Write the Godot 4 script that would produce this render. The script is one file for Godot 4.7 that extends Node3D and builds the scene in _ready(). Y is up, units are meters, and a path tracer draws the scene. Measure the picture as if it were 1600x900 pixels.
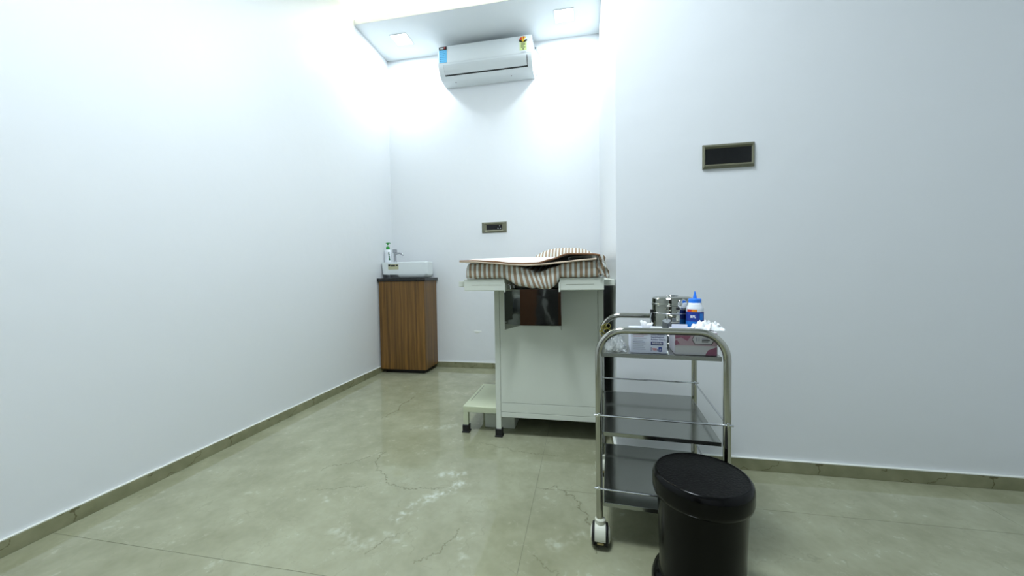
extends Node3D
# A small consulting room: an examination couch in an alcove, a basin cabinet, a steel trolley and a pedal bin.

const XL := -1.78      # left wall
const ZB := -3.243     # back wall
const XR := 0.148      # side of the alcove
const ZP := -1.72      # face of the projecting wall on the right
const YS := 2.865      # underside of the dropped ceiling over the alcove
const YC := 2.96       # upper ceiling
const ZS := -2.725      # front edge of the dropped ceiling
const XE := 1.75       # far right wall, out of frame
const ZF := 1.6        # wall behind the camera

var M := {}
var taken := {}
var rng := RandomNumberGenerator.new()

# ---------------------------------------------------------------- nodes
func numbered(called: String) -> String:
	if not taken.has(called):
		taken[called] = 0
		return called
	taken[called] += 1
	return "%s_%03d" % [called, taken[called]]

func thing(called: String, label: String, category: String, at := Vector3.ZERO, turn := 0.0, group := "") -> Node3D:
	var o := Node3D.new()
	o.name = numbered(called)
	add_child(o, true)
	o.position = at
	o.rotation.y = turn
	tag(o, label, category, group)
	return o

func tag(o: Node, label: String, category: String, group := "") -> void:
	o.set_meta("label", label)
	o.set_meta("category", category)
	if group != "":
		o.set_meta("group", group)

func obj(called: String, st: SurfaceTool, m: Material, parent: Node = null) -> MeshInstance3D:
	var o := MeshInstance3D.new()
	o.mesh = st.commit()
	o.material_override = m
	o.cast_shadow = GeometryInstance3D.SHADOW_CASTING_SETTING_ON
	if parent == null:
		o.name = numbered(called)
		add_child(o, true)
	else:
		o.name = called
		parent.add_child(o, true)
	return o

func struct(called: String, st: SurfaceTool, m: Material) -> MeshInstance3D:
	var o := obj(called, st, m)
	o.set_meta("kind", "structure")
	return o

# ---------------------------------------------------------------- shapes
func mb() -> SurfaceTool:
	var st := SurfaceTool.new()
	st.begin(Mesh.PRIMITIVE_TRIANGLES)
	return st

func vert(st: SurfaceTool, p: Vector3, n: Vector3, uv: Vector2) -> void:
	st.set_normal(n)
	st.set_uv(uv)
	st.add_vertex(p)

# corners counter-clockwise seen from outside
func quad(st: SurfaceTool, a: Vector3, b: Vector3, c: Vector3, d: Vector3, uvs := []) -> void:
	var n := (b - a).cross(d - a)
	if n.length() < 1e-12:
		n = (c - b).cross(d - b)
	n = n.normalized()
	var u: Array = uvs if uvs.size() == 4 else [Vector2(0, 1), Vector2(1, 1), Vector2(1, 0), Vector2(0, 0)]
	for k in [0, 2, 1, 0, 3, 2]:
		vert(st, [a, b, c, d][k], n, u[k])

func tri(st: SurfaceTool, a: Vector3, b: Vector3, c: Vector3) -> void:
	var n := (b - a).cross(c - a).normalized()
	for p in [a, c, b]:
		vert(st, p, n, Vector2(p.x, -p.y))

# box with rounded edges, from corner to corner
func bx(st: SurfaceTool, lo: Vector3, hi: Vector3, r := 0.002, seg := 1, t := Transform3D.IDENTITY) -> void:
	var c := (lo + hi) * 0.5
	var h := (hi - lo) * 0.5
	r = minf(r, minf(h.x, minf(h.y, h.z)) * 0.98)
	if r <= 0.0:
		r = 1e-5
	var lists := []
	for ax in 3:
		var l := []
		for k in range(seg, -1, -1):
			l.append(-h[ax] + r - r * tan(PI / 4 * k / seg))
		for k in range(0, seg + 1):
			l.append(h[ax] - r + r * tan(PI / 4 * k / seg))
		lists.append(l)
	var inner := h - Vector3(r, r, r)
	for ax in 3:
		var a1 := (ax + 1) % 3
		var a2 := (ax + 2) % 3
		for s in [-1, 1]:
			var lu: Array = lists[a1]
			var lv: Array = lists[a2]
			for i in lu.size() - 1:
				for j in lv.size() - 1:
					var ps := []
					for q in [[i, j], [i + 1, j], [i + 1, j + 1], [i, j + 1]]:
						var p := Vector3.ZERO
						p[ax] = s * h[ax]
						p[a1] = lu[q[0]]
						p[a2] = lv[q[1]]
						var inn := p.clamp(-inner, inner)
						var n := (p - inn).normalized()
						var pp := inn + n * r
						var uv: Vector2
						var w := pp + c
						if ax == 0:
							uv = Vector2(-w.z * s, -w.y)
						elif ax == 1:
							uv = Vector2(w.x, w.z)
						else:
							uv = Vector2(w.x * s, -w.y)
						ps.append([t * (pp + c), (t.basis * n).normalized(), uv])
					var order := [0, 2, 1, 0, 3, 2] if s > 0 else [0, 1, 2, 0, 2, 3]
					for k in order:
						vert(st, ps[k][0], ps[k][1], ps[k][2])

# surface from a grid of points [i][j]; outward side is (di x dj)
func grid(st: SurfaceTool, pts: Array, uvs := [], wrap_i := false, wrap_j := false, flip := false) -> void:
	var ni := pts.size()
	var nj: int = pts[0].size()
	var nrm := []
	for i in ni:
		var row := []
		for j in nj:
			var i0 := (i - 1 + ni) % ni if wrap_i else maxi(i - 1, 0)
			var i1 := (i + 1) % ni if wrap_i else mini(i + 1, ni - 1)
			var j0 := (j - 1 + nj) % nj if wrap_j else maxi(j - 1, 0)
			var j1 := (j + 1) % nj if wrap_j else mini(j + 1, nj - 1)
			var di: Vector3 = pts[i1][j] - pts[i0][j]
			var dj: Vector3 = pts[i][j1] - pts[i][j0]
			var n := di.cross(dj)
			if n.length() < 1e-14:
				# pole: borrow the neighbouring row
				var ii := i + 1 if i == 0 else i - 1
				dj = pts[ii][j1] - pts[ii][j0]
				n = di.cross(dj)
			n = n.normalized()
			row.append(-n if flip else n)
		nrm.append(row)
	for i in (ni if wrap_i else ni - 1):
		for j in (nj if wrap_j else nj - 1):
			var i2 := (i + 1) % ni
			var j2 := (j + 1) % nj
			var q := [[i, j], [i2, j], [i2, j2], [i, j2]]
			var order := [0, 1, 2, 0, 2, 3] if flip else [0, 2, 1, 0, 3, 2]
			for k in order:
				var e: Array = q[k]
				var uv := Vector2(float(i + (1 if k in [1, 2] else 0)), float(j + (1 if k in [2, 3] else 0)))
				if uvs.size() > 0:
					uv = uvs[e[0]][e[1]]
				vert(st, pts[e[0]][e[1]], nrm[e[0]][e[1]], uv)

# profile of (radius, height) turned about the upright axis at c; rises outward-facing when listed bottom to top
func lathe(st: SurfaceTool, prof: Array, c := Vector3.ZERO, n := 32, sx := 1.0, sz := 1.0) -> void:
	for k in prof.size() - 1:
		var a: Vector2 = prof[k]
		var b: Vector2 = prof[k + 1]
		var d := b - a
		var nn := Vector2(d.y, -d.x).normalized()
		for i in n:
			var t0 := TAU * i / n
			var t1 := TAU * (i + 1) / n
			var pts := []
			for e in [[a, t0], [b, t0], [b, t1], [a, t1]]:
				var p: Vector2 = e[0]
				var ang: float = e[1]
				pts.append([c + Vector3(p.x * cos(ang) * sx, p.y, p.x * sin(ang) * sz), Vector3(nn.x * cos(ang) / sx, nn.y, nn.x * sin(ang) / sz).normalized(), Vector2(ang / TAU, -p.y)])
			for q in [0, 2, 1, 0, 3, 2]:
				vert(st, pts[q][0], pts[q][1], pts[q][2])

# smooth lathe: normals blended along the profile
func lathe_s(st: SurfaceTool, prof: Array, c := Vector3.ZERO, n := 32, sx := 1.0, sz := 1.0) -> void:
	var g := []
	for k in prof.size():
		var row := []
		var p: Vector2 = prof[k]
		for i in n:
			var ang := TAU * i / n
			row.append(c + Vector3(p.x * cos(ang) * sx, p.y, p.x * sin(ang) * sz))
		g.append(row)
	grid(st, g, [], false, true)

func tube(st: SurfaceTool, pts: Array, r: float, n := 12, closed := false) -> void:
	var g := []
	var np := pts.size()
	var up := Vector3.ZERO
	for i in np:
		var a: Vector3 = pts[(i - 1 + np) % np] if closed else pts[maxi(i - 1, 0)]
		var b: Vector3 = pts[(i + 1) % np] if closed else pts[mini(i + 1, np - 1)]
		var d := (b - a).normalized()
		if up == Vector3.ZERO:
			up = Vector3.UP if absf(d.y) < 0.9 else Vector3.RIGHT
		up = (up - d * up.dot(d)).normalized()
		var side := d.cross(up)
		var row := []
		for k in n:
			var ang := TAU * k / n
			row.append(Vector3(pts[i]) + (up * cos(ang) + side * sin(ang)) * r)
		g.append(row)
	grid(st, g, [], closed, true, true)
	if not closed:
		for e in [0, np - 1]:
			var row: Array = g[e]
			for k in range(1, n - 1):
				if e == 0:
					tri(st, row[0], row[k], row[k + 1])
				else:
					tri(st, row[0], row[k + 1], row[k])

# flat outline in (x, y), pushed from z0 (back) to z1 (front); counter-clockwise seen from the front
func prism(st: SurfaceTool, poly: Array, z0: float, z1: float, t := Transform3D.IDENTITY) -> void:
	var pk := PackedVector2Array(poly)
	var ix := Geometry2D.triangulate_polygon(pk)
	for k in range(0, ix.size(), 3):
		var a := pk[ix[k]]
		var b := pk[ix[k + 1]]
		var c := pk[ix[k + 2]]
		if (b - a).cross(c - a) < 0:
			var s := b
			b = c
			c = s
		tri(st, t * Vector3(a.x, a.y, z1), t * Vector3(b.x, b.y, z1), t * Vector3(c.x, c.y, z1))
		tri(st, t * Vector3(a.x, a.y, z0), t * Vector3(c.x, c.y, z0), t * Vector3(b.x, b.y, z0))
	var n := pk.size()
	for i in n:
		var a := pk[i]
		var b := pk[(i + 1) % n]
		quad(st, t * Vector3(a.x, a.y, z0), t * Vector3(b.x, b.y, z0), t * Vector3(b.x, b.y, z1), t * Vector3(a.x, a.y, z1))

# profile in (z, y), pushed along x; smooth where the outline turns gently
func along_x(st: SurfaceTool, prof: Array, x0: float, x1: float, smooth := 0.7) -> void:
	var n := prof.size()
	var fn := []
	for i in n:
		var d: Vector2 = prof[(i + 1) % n] - prof[i]
		fn.append(Vector2(d.y, -d.x).normalized())
	for i in n:
		var a: Vector2 = prof[i]
		var b: Vector2 = prof[(i + 1) % n]
		var f: Vector2 = fn[i]
		var pa: Vector2 = fn[(i - 1 + n) % n]
		var pb: Vector2 = fn[(i + 1) % n]
		var na := (f + pa).normalized() if f.dot(pa) > smooth else f
		var nb := (f + pb).normalized() if f.dot(pb) > smooth else f
		var ps := [[Vector3(x0, a.y, a.x), na], [Vector3(x1, a.y, a.x), na], [Vector3(x1, b.y, b.x), nb], [Vector3(x0, b.y, b.x), nb]]
		var face := (Vector3(ps[1][0]) - Vector3(ps[0][0])).cross(Vector3(ps[3][0]) - Vector3(ps[0][0]))
		var out := face.dot(Vector3(0, f.y, f.x)) > 0
		for k in ([0, 2, 1, 0, 3, 2] if out else [0, 1, 2, 0, 2, 3]):
			var v: Vector2 = ps[k][1]
			vert(st, ps[k][0], Vector3(0, v.y, v.x), Vector2(ps[k][0].x, ps[k][0].z))
	var pk := PackedVector2Array(prof)
	var ix := Geometry2D.triangulate_polygon(pk)
	for k in range(0, ix.size(), 3):
		var a := pk[ix[k]]
		var b := pk[ix[k + 1]]
		var c := pk[ix[k + 2]]
		for x in [x0, x1]:
			var A := Vector3(x, a.y, a.x)
			var B := Vector3(x, b.y, b.x)
			var C := Vector3(x, c.y, c.x)
			var want := -1.0 if x == minf(x0, x1) else 1.0
			if (B - A).cross(C - A).x * want > 0:
				tri(st, A, B, C)
			else:
				tri(st, A, C, B)

func lettering(text: String, size: float, at: Vector3, m: Material, parent: Node, bold := false, width := 0.0, basis := Basis.IDENTITY) -> MeshInstance3D:
	var tm := TextMesh.new()
	var f := SystemFont.new()
	f.font_names = PackedStringArray(["Droid Sans"])
	if bold:
		f.font_weight = 700
	tm.font = f
	tm.text = text
	tm.font_size = 32
	tm.pixel_size = size / 32.0
	tm.depth = 0.0004
	tm.horizontal_alignment = HORIZONTAL_ALIGNMENT_LEFT
	tm.vertical_alignment = VERTICAL_ALIGNMENT_CENTER
	var o := MeshInstance3D.new()
	o.mesh = tm
	o.material_override = m
	o.name = "lettering"
	parent.add_child(o, true)
	o.transform = Transform3D(basis, at)
	if width > 0.0:
		var w := tm.get_aabb().size.x
		if w > 0.0:
			o.transform = Transform3D(basis.scaled_local(Vector3(width / w, 1, 1)), at)
	return o

func interp(tab: Array, x: float) -> float:
	if x <= tab[0][0]:
		return tab[0][1]
	for k in tab.size() - 1:
		if x <= tab[k + 1][0]:
			var t: float = (x - tab[k][0]) / (tab[k + 1][0] - tab[k][0])
			t = t * t * (3.0 - 2.0 * t) * 0.5 + t * 0.5
			return lerpf(tab[k][1], tab[k + 1][1], t)
	return tab[tab.size() - 1][1]

# ---------------------------------------------------------------- materials
func mat(c: Color, rough := 0.5, metal := 0.0) -> StandardMaterial3D:
	var m := StandardMaterial3D.new()
	m.albedo_color = c
	m.roughness = rough
	m.metallic = metal
	return m

func noise(f: float, seed_: int, oct := 4, kind := FastNoiseLite.TYPE_SIMPLEX_SMOOTH) -> FastNoiseLite:
	var n := FastNoiseLite.new()
	n.noise_type = kind
	n.seed = seed_
	n.frequency = f
	n.fractal_octaves = oct
	return n

func tex(img: Image) -> ImageTexture:
	img.generate_mipmaps()
	return ImageTexture.create_from_image(img)

func relief(m: StandardMaterial3D, f: float, strength: float, seed_: int, scale := 1.0) -> void:
	var nt := NoiseTexture2D.new()
	nt.width = 256
	nt.height = 256
	nt.seamless = true
	nt.as_normal_map = true
	nt.bump_strength = 4.0
	nt.noise = noise(f, seed_, 3)
	m.normal_enabled = true
	m.normal_texture = nt
	m.normal_scale = strength
	m.uv1_triplanar = true
	m.uv1_scale = Vector3.ONE * scale

# floor stone: clouds, thin brown cracks and milky patches; covers the whole floor once
const FX0 := -1.8
const FZ0 := -3.26
const FW := 3.6
const FD := 4.9

func stone_image() -> Image:
	var w := 1296
	var h := 1764
	var ppm := w / FW
	var big := noise(0.006, 11, 4)
	var mid := noise(0.022, 12, 4)
	var fine := noise(0.09, 13, 3)
	var crack := noise(0.006, 14, 4)
	var img := Image.create(w, h, true, Image.FORMAT_RGB8)
	# print of the stone, in metres on the floor: [width, strength, points]
	var dark := [
		[0.0035, 0.75, [[-1.208, -2.002], [-1.182, -2.068], [-1.163, -2.137], [-1.189, -2.239], [-1.179, -2.329], [-1.174, -2.397]]],
		[0.003, 0.6, [[-0.95, -1.62], [-0.959, -1.553], [-0.923, -1.488], [-0.862, -1.437], [-0.822, -1.393], [-0.773, -1.353], [-0.748, -1.348], [-0.711, -1.331], [-0.666, -1.357], [-0.56, -1.36]]],
		[0.003, 0.5, [[-1.148, -1.412], [-1.131, -1.448], [-1.058, -1.483], [-1.013, -1.538], [-0.96, -1.62]]],
		[0.003, 0.6, [[-0.09, -1.42], [-0.03, -1.38], [0.0, -1.3], [0.03, -1.22], [0.04, -1.12]]],
		[0.0025, 0.55, [[-0.16, -1.43], [-0.11, -1.45], [-0.05, -1.41]]],
		[0.003, 0.45, [[-0.42, -1.15], [-0.44, -1.05], [-0.5, -0.98]]],
		[0.003, 0.4, [[-0.66, -1.0], [-0.64, -1.06], [-0.61, -1.1]]],
		[0.003, 0.4, [[-1.05, -1.28], [-0.95, -1.31], [-0.88, -1.33]]],
		[0.003, 0.35, [[-0.52, -1.78], [-0.3, -1.72], [-0.1, -1.7]]],
		[0.003, 0.35, [[-0.15, -1.08], [-0.09, -1.03], [-0.05, -0.98]]],
	]
	var milk := [
		[0.03, 0.85, [[-0.65, -1.17], [-0.612, -1.26], [-0.54, -1.34], [-0.49, -1.42]]],
		[0.022, 0.7, [[-0.62, -1.45], [-0.55, -1.49], [-0.5, -1.5]]],
		[0.03, 0.28, [[-0.835, -1.07], [-0.734, -1.03], [-0.66, -1.04]]],
		[0.025, 0.4, [[-0.64, -1.10], [-0.6, -1.08]]],
		[0.02, 0.4, [[-0.37, -1.04], [-0.33, -1.0]]],
		[0.03, 0.35, [[-0.95, -1.9], [-0.82, -1.92], [-0.7, -1.98]]],
		[0.025, 0.35, [[0.0, -1.2], [-0.1, -1.13]]],
		[0.02, 0.4, [[-1.0, -1.26], [-0.96, -1.22]]],
		[0.03, 0.3, [[-1.0, -2.55], [-0.75, -2.5]]],
	]
	var dmap := PackedFloat32Array()
	dmap.resize(w * h)
	var wmap := PackedFloat32Array()
	wmap.resize(w * h)
	for kind in 2:
		for line in [dark, milk][kind]:
			var pts: Array = line[2]
			var half: float = line[0] * (1.0 if kind == 1 else 0.6)
			for s in pts.size() - 1:
				var a := Vector2(pts[s][0], pts[s][1])
				var b := Vector2(pts[s + 1][0], pts[s + 1][1])
				var steps := int(a.distance_to(b) * ppm * 1.5) + 1
				for q in steps:
					var p := a.lerp(b, float(q) / steps)
					var wob := Vector2(mid.get_noise_2d(p.x * 700, p.y * 700), mid.get_noise_2d(p.x * 700 + 500, p.y * 700)) * (0.018 if kind == 0 else 0.03)
					wob += Vector2(fine.get_noise_2d(p.x * 900, p.y * 900), fine.get_noise_2d(p.x * 900 + 300, p.y * 900)) * 0.008
					p += wob
					var rad := half * ppm * (0.8 + 0.7 * absf(mid.get_noise_2d(p.x * 2000, p.y * 2000)))
					var cx := (p.x - FX0) * ppm
					var cy := (p.y - FZ0) * ppm
					var R := int(rad + 2)
					for yy in range(int(cy) - R, int(cy) + R + 1):
						for xx in range(int(cx) - R, int(cx) + R + 1):
							if xx < 0 or yy < 0 or xx >= w or yy >= h:
								continue
							var d := Vector2(xx - cx, yy - cy).length()
							var v := clampf(1.0 - d / maxf(rad, 0.9), 0.0, 1.0) * float(line[1]) * (0.8 if kind == 0 else 0.62)
							var at := yy * w + xx
							if kind == 0:
								dmap[at] = maxf(dmap[at], minf(v * 1.4, float(line[1]) * 0.8))
							else:
								wmap[at] = maxf(wmap[at], v)
	var b1 := big.get_image(w, h).get_data()
	var b2 := mid.get_image(w, h).get_data()
	var b3 := fine.get_image(w, h).get_data()
	var b4 := crack.get_image(w, h).get_data()
	var b5 := noise(0.011, 19, 5).get_image(w, h).get_data()
	var ca := Vector3(0.535, 0.54, 0.435)
	var cb := Vector3(0.63, 0.64, 0.54)
	var brown := Vector3(0.27, 0.25, 0.165)
	var white := Vector3(0.80, 0.815, 0.77)
	var out := PackedByteArray()
	out.resize(w * h * 3)
	for i in w * h:
		var n1 := b1[i] / 255.0
		var n2 := b2[i] / 255.0
		var n3 := b3[i] / 255.0
		var t := clampf(n1 * 0.75 + n2 * 0.55 + n3 * 0.25 - 0.28, 0.0, 1.0)
		var c := ca.lerp(cb, t)
		var cr := absf(b4[i] / 255.0 - 0.5)
		if cr < 0.004 and n2 > 0.55:
			c = c.lerp(brown, 0.10)
		if absi(b5[i] - 128) < 2 and n1 > 0.48:
			c = c.lerp(brown, 0.13 * n3)
		elif absi(b5[i] - 150) < 2 and n1 < 0.55:
			c = c.lerp(white, 0.22 * n3)
		var wm := wmap[i] * (0.15 + 1.7 * clampf((n3 * 1.3 + n2 * 0.7) * 1.5 - 1.15, 0.0, 1.0))
		if n2 > 0.78 and n3 > 0.66:
			wm = maxf(wm, 0.18)
		c = c.lerp(white, clampf(wm, 0.0, 0.8))
		c = c.lerp(brown, dmap[i])
		out[i * 3] = int(clampf(c.x, 0, 1) * 255)
		out[i * 3 + 1] = int(clampf(c.y, 0, 1) * 255)
		out[i * 3 + 2] = int(clampf(c.z, 0, 1) * 255)
	return Image.create_from_data(w, h, false, Image.FORMAT_RGB8, out)

func wood_image(a: Color, b: Color, seed_: int) -> Image:
	var w := 512
	var h := 512
	var n1 := noise(1.0, seed_, 3)
	var n2 := noise(1.0, seed_ + 1, 3)
	var img := Image.create(w, h, true, Image.FORMAT_RGB8)
	for y in h:
		for x in w:
			var wob := n1.get_noise_2d(x * 0.006, y * 0.004) * 7.0
			var band := n2.get_noise_2d((x + wob) * 0.030, y * 0.0012) * 0.5 + 0.5
			var pore := n1.get_noise_2d(x * 0.35, y * 0.008) * 0.5 + 0.5
			var t := clampf(band * 1.3 - 0.25 + (pore - 0.5) * 0.5, 0.0, 1.0)
			img.set_pixel(x, y, a.lerp(b, t))
	return img

func stripe_image() -> Image:
	var w := 128
	var h := 128
	var img := Image.create(w, h, true, Image.FORMAT_RGB8)
	var n := noise(0.09, 5, 3)
	var white := Color(0.87, 0.885, 0.86)
	var brown := Color(0.64, 0.545, 0.44)
	for y in h:
		for x in w:
			var u := float(x) / w * 2.0
			u = u - floorf(u)
			var e := smoothstep(0.0, 0.05, u) * (1.0 - smoothstep(0.52, 0.57, u))
			var g := 1.0 + n.get_noise_2d(x * 2.0, y * 2.0) * 0.05
			var weave := 0.97 + 0.03 * float((x + y) % 2)
			var c := white.lerp(brown, e)
			img.set_pixel(x, y, Color(c.r * g * weave, c.g * g * weave, c.b * g * weave))
	return img

func speck_image() -> Image:
	var img := Image.create(256, 256, true, Image.FORMAT_RGB8)
	var n := noise(0.25, 31, 2)
	for y in 256:
		for x in 256:
			var v := n.get_noise_2d(x, y)
			var c := Color(0.07, 0.07, 0.065)
			if v > 0.33:
				c = Color(0.2, 0.2, 0.19)
			elif v < -0.38:
				c = Color(0.03, 0.03, 0.03)
			img.set_pixel(x, y, c)
	return img

func materials() -> void:
	M.wall = mat(Color(0.88, 0.893, 0.90), 0.36)
	relief(M.wall, 0.03, 0.05, 3, 0.8)
	M.ceiling = mat(Color(0.87, 0.89, 0.895), 0.6)
	M.stone = mat(Color.WHITE, 0.05)
	M.stone.albedo_texture = tex(stone_image())
	M.grout = mat(Color(0.42, 0.42, 0.34), 0.7)
	M.skirting = mat(Color(0.50, 0.50, 0.37), 0.25)
	var si := Image.create(256, 256, true, Image.FORMAT_RGB8)
	var sn := noise(0.02, 71, 4)
	for y in 256:
		for x in 256:
			var v := sn.get_noise_2d(x, y) * 0.5 + 0.5
			var k := sn.get_noise_2d(x * 0.6 + 900, y * 0.6)
			var c := Color(0.46, 0.465, 0.35).lerp(Color(0.58, 0.58, 0.46), v)
			if absf(k) < 0.02:
				c = c.lerp(Color(0.25, 0.23, 0.13), 0.5)
			si.set_pixel(x, y, c)
	M.skirting.albedo_color = Color.WHITE
	M.skirting.albedo_texture = tex(si)
	M.skirting.uv1_triplanar = true
	M.skirting.uv1_world_triplanar = true
	M.skirting.uv1_scale = Vector3.ONE * 1.7
	M.filler = mat(Color(0.9, 0.91, 0.88), 0.5)
	M.wood = mat(Color.WHITE, 0.4)
	M.wood.albedo_texture = tex(wood_image(Color(0.33, 0.23, 0.085), Color(0.57, 0.405, 0.175), 41))
	M.wood.uv1_scale = Vector3(2.0, 1.2, 1)
	M.door_wood = mat(Color.WHITE, 0.45)
	M.door_wood.albedo_texture = tex(wood_image(Color(0.25, 0.14, 0.06), Color(0.36, 0.21, 0.10), 51))
	M.granite = mat(Color.WHITE, 0.18)
	M.granite.albedo_texture = tex(speck_image())
	M.granite.uv1_triplanar = true
	M.granite.uv1_scale = Vector3.ONE * 4.0
	M.ceramic = mat(Color(0.86, 0.885, 0.885), 0.1)
	M.coat = mat(Color(0.82, 0.84, 0.79), 0.38)
	relief(M.coat, 0.12, 0.04, 8, 6.0)
	M.step_coat = mat(Color(0.74, 0.765, 0.65), 0.4)
	relief(M.step_coat, 0.12, 0.05, 9, 6.0)
	M.steel = mat(Color(0.60, 0.61, 0.585), 0.15, 1.0)
	relief(M.steel, 0.01, 0.03, 15, 2.0)
	M.mirror_steel = mat(Color(0.62, 0.63, 0.60), 0.06, 1.0)
	relief(M.mirror_steel, 0.008, 0.06, 16, 3.0)
	M.tube = mat(Color(0.70, 0.70, 0.665), 0.11, 1.0)
	M.chrome = mat(Color(0.82, 0.83, 0.84), 0.06, 1.0)
	M.tap = mat(Color(0.68, 0.69, 0.71), 0.1, 1.0)
	M.rubber = mat(Color(0.035, 0.035, 0.035), 0.6)
	M.black_plastic = mat(Color(0.016, 0.016, 0.016), 0.2)
	M.black_plastic.metallic_specular = 0.3
	M.black_lid = mat(Color(0.03, 0.028, 0.027), 0.45)
	M.black_lid.metallic_specular = 0.3
	relief(M.black_lid, 0.045, 0.5, 17, 9.0)
	M.black = mat(Color(0.03, 0.03, 0.03), 0.5)
	M.ac = mat(Color(0.88, 0.905, 0.91), 0.14)
	M.ac_flap = mat(Color(0.84, 0.865, 0.87), 0.25)
	M.dark_gap = mat(Color(0.09, 0.10, 0.10), 0.6)
	M.stripe = mat(Color.WHITE, 0.85)
	M.stripe.albedo_texture = tex(stripe_image())
	M.stripe.rim_enabled = true
	M.stripe.rim = 0.15
	M.stripe.uv1_scale = Vector3(1.0 / 0.0472, 1.0 / 0.0472, 1)
	M.blanket = mat(Color(0.86, 0.845, 0.81), 0.9)
	relief(M.blanket, 0.05, 0.3, 21, 6.0)
	M.hem = mat(Color(0.50, 0.36, 0.25), 0.85)
	M.hem_pale = mat(Color(0.80, 0.73, 0.64), 0.85)
	M.white_paper = mat(Color(0.86, 0.88, 0.94), 0.55)
	M.tissue = mat(Color(0.94, 0.95, 0.95), 0.8)
	M.latex = mat(Color(0.93, 0.93, 0.91), 0.5)
	M.navy = mat(Color(0.06, 0.10, 0.42), 0.5)
	M.red = mat(Color(0.78, 0.20, 0.17), 0.5)
	M.grey_print = mat(Color(0.55, 0.57, 0.63), 0.5)
	M.pink_print = mat(Color(0.74, 0.55, 0.60), 0.5)
	M.pink = mat(Color(0.58, 0.36, 0.45), 0.5)
	M.pink_pale = mat(Color(0.71, 0.61, 0.65), 0.5)
	M.box_grey = mat(Color(0.78, 0.78, 0.79), 0.5)
	M.bottle = mat(Color(0.88, 0.90, 0.92), 0.3)
	M.blue = mat(Color(0.02, 0.19, 0.57), 0.35)
	M.sky_blue = mat(Color(0.06, 0.46, 0.82), 0.35)
	M.cap_blue = mat(Color(0.14, 0.49, 0.93), 0.35)
	M.orange = mat(Color(0.93, 0.55, 0.08), 0.45)
	M.white_print = mat(Color(0.93, 0.94, 0.95), 0.45)
	M.green = mat(Color(0.02, 0.56, 0.13), 0.35)
	M.dark_green = mat(Color(0.05, 0.36, 0.16), 0.4)
	M.caster = mat(Color(0.80, 0.81, 0.74), 0.45)
	M.caster_stain = mat(Color(0.62, 0.56, 0.36), 0.6)
	M.string = mat(Color(0.52, 0.49, 0.16), 0.8)
	M.label_cream = mat(Color(0.74, 0.74, 0.60), 0.55)
	M.plate = mat(Color(0.46, 0.46, 0.38), 0.35, 0.35)
	M.screen = mat(Color(0.02, 0.024, 0.024), 0.12)
	M.grey_mark = mat(Color(0.75, 0.77, 0.77), 0.5)
	M.ac_blue = mat(Color(0.42, 0.74, 0.90), 0.4)
	M.ac_blue_dark = mat(Color(0.16, 0.42, 0.60), 0.4)
	M.lime = mat(Color(0.80, 0.86, 0.58), 0.45)
	M.yellow = mat(Color(0.93, 0.78, 0.16), 0.45)
	M.cable = mat(Color(0.80, 0.83, 0.83), 0.5)
	M.plastic_film = mat(Color(0.90, 0.93, 0.91, 0.15), 0.12)
	M.plastic_film.transparency = BaseMaterial3D.TRANSPARENCY_ALPHA
	M.plastic_film.cull_mode = BaseMaterial3D.CULL_DISABLED
	M.panel_light = mat(Color(1, 1, 1), 0.5)
	M.panel_light.emission_enabled = true
	M.panel_light.emission = Color(0.96, 0.99, 1.0)
	M.panel_light.emission_energy_multiplier = 3.0
	M.strip_light = mat(Color(1, 1, 1), 0.5)
	M.strip_light.emission_enabled = true
	M.strip_light.emission = Color(1.0, 0.93, 0.70)
	M.strip_light.emission_energy_multiplier = 2.5
	M.bag = mat(Color(0.03, 0.03, 0.034), 0.75)
	M.strap = mat(Color(0.48, 0.49, 0.49), 0.8)
	M.chair_grey = mat(Color(0.16, 0.165, 0.17), 0.8)

# ---------------------------------------------------------------- light
const DOWN_COLOR := Color(0.915, 0.96, 1.0)
const COVE_COLOR := Color(1.0, 0.955, 0.83)
const DOWN_ENERGY := 0.6
const PANEL_ENERGY := 4.6
const COVE_ENERGY := 5.0

func area(parent: Node, size: Vector2, at: Vector3, rot: Vector3, color: Color, energy: float) -> void:
	var l := AreaLight3D.new()
	l.name = "light"
	l.area_size = size
	l.area_normalize_energy = true
	l.light_color = color
	l.light_energy = energy
	l.area_range = 9.0
	l.area_attenuation = 2.0
	l.shadow_enabled = true
	parent.add_child(l, true)
	l.position = at
	l.rotation = rot

func downlight(x: float, y: float, z: float, energy: float, label: String) -> void:
	var t := thing("ceiling_light", label, "light", Vector3(x, y, z), 0.0, "recessed square ceiling lights")
	var st := mb()
	var a := 0.071
	var b := 0.077
	for s in [-1, 1]:
		bx(st, Vector3(-b, -0.004, s * b - (0.006 if s > 0 else 0.0)), Vector3(b, 0.0, s * b + (0.006 if s < 0 else 0.0)), 0.001)
		bx(st, Vector3(s * b - (0.006 if s > 0 else 0.0), -0.004, -a), Vector3(s * b + (0.006 if s < 0 else 0.0), 0.0, a), 0.001)
	obj("frame", st, M.ac_flap, t)
	st = mb()
	bx(st, Vector3(-a, -0.002, -a), Vector3(a, 0.0, a), 0.0005)
	obj("diffuser", st, M.panel_light, t)
	area(t, Vector2(0.14, 0.14), Vector3(0, -0.008, 0), Vector3(-PI / 2, 0, 0), DOWN_COLOR, energy)

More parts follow.
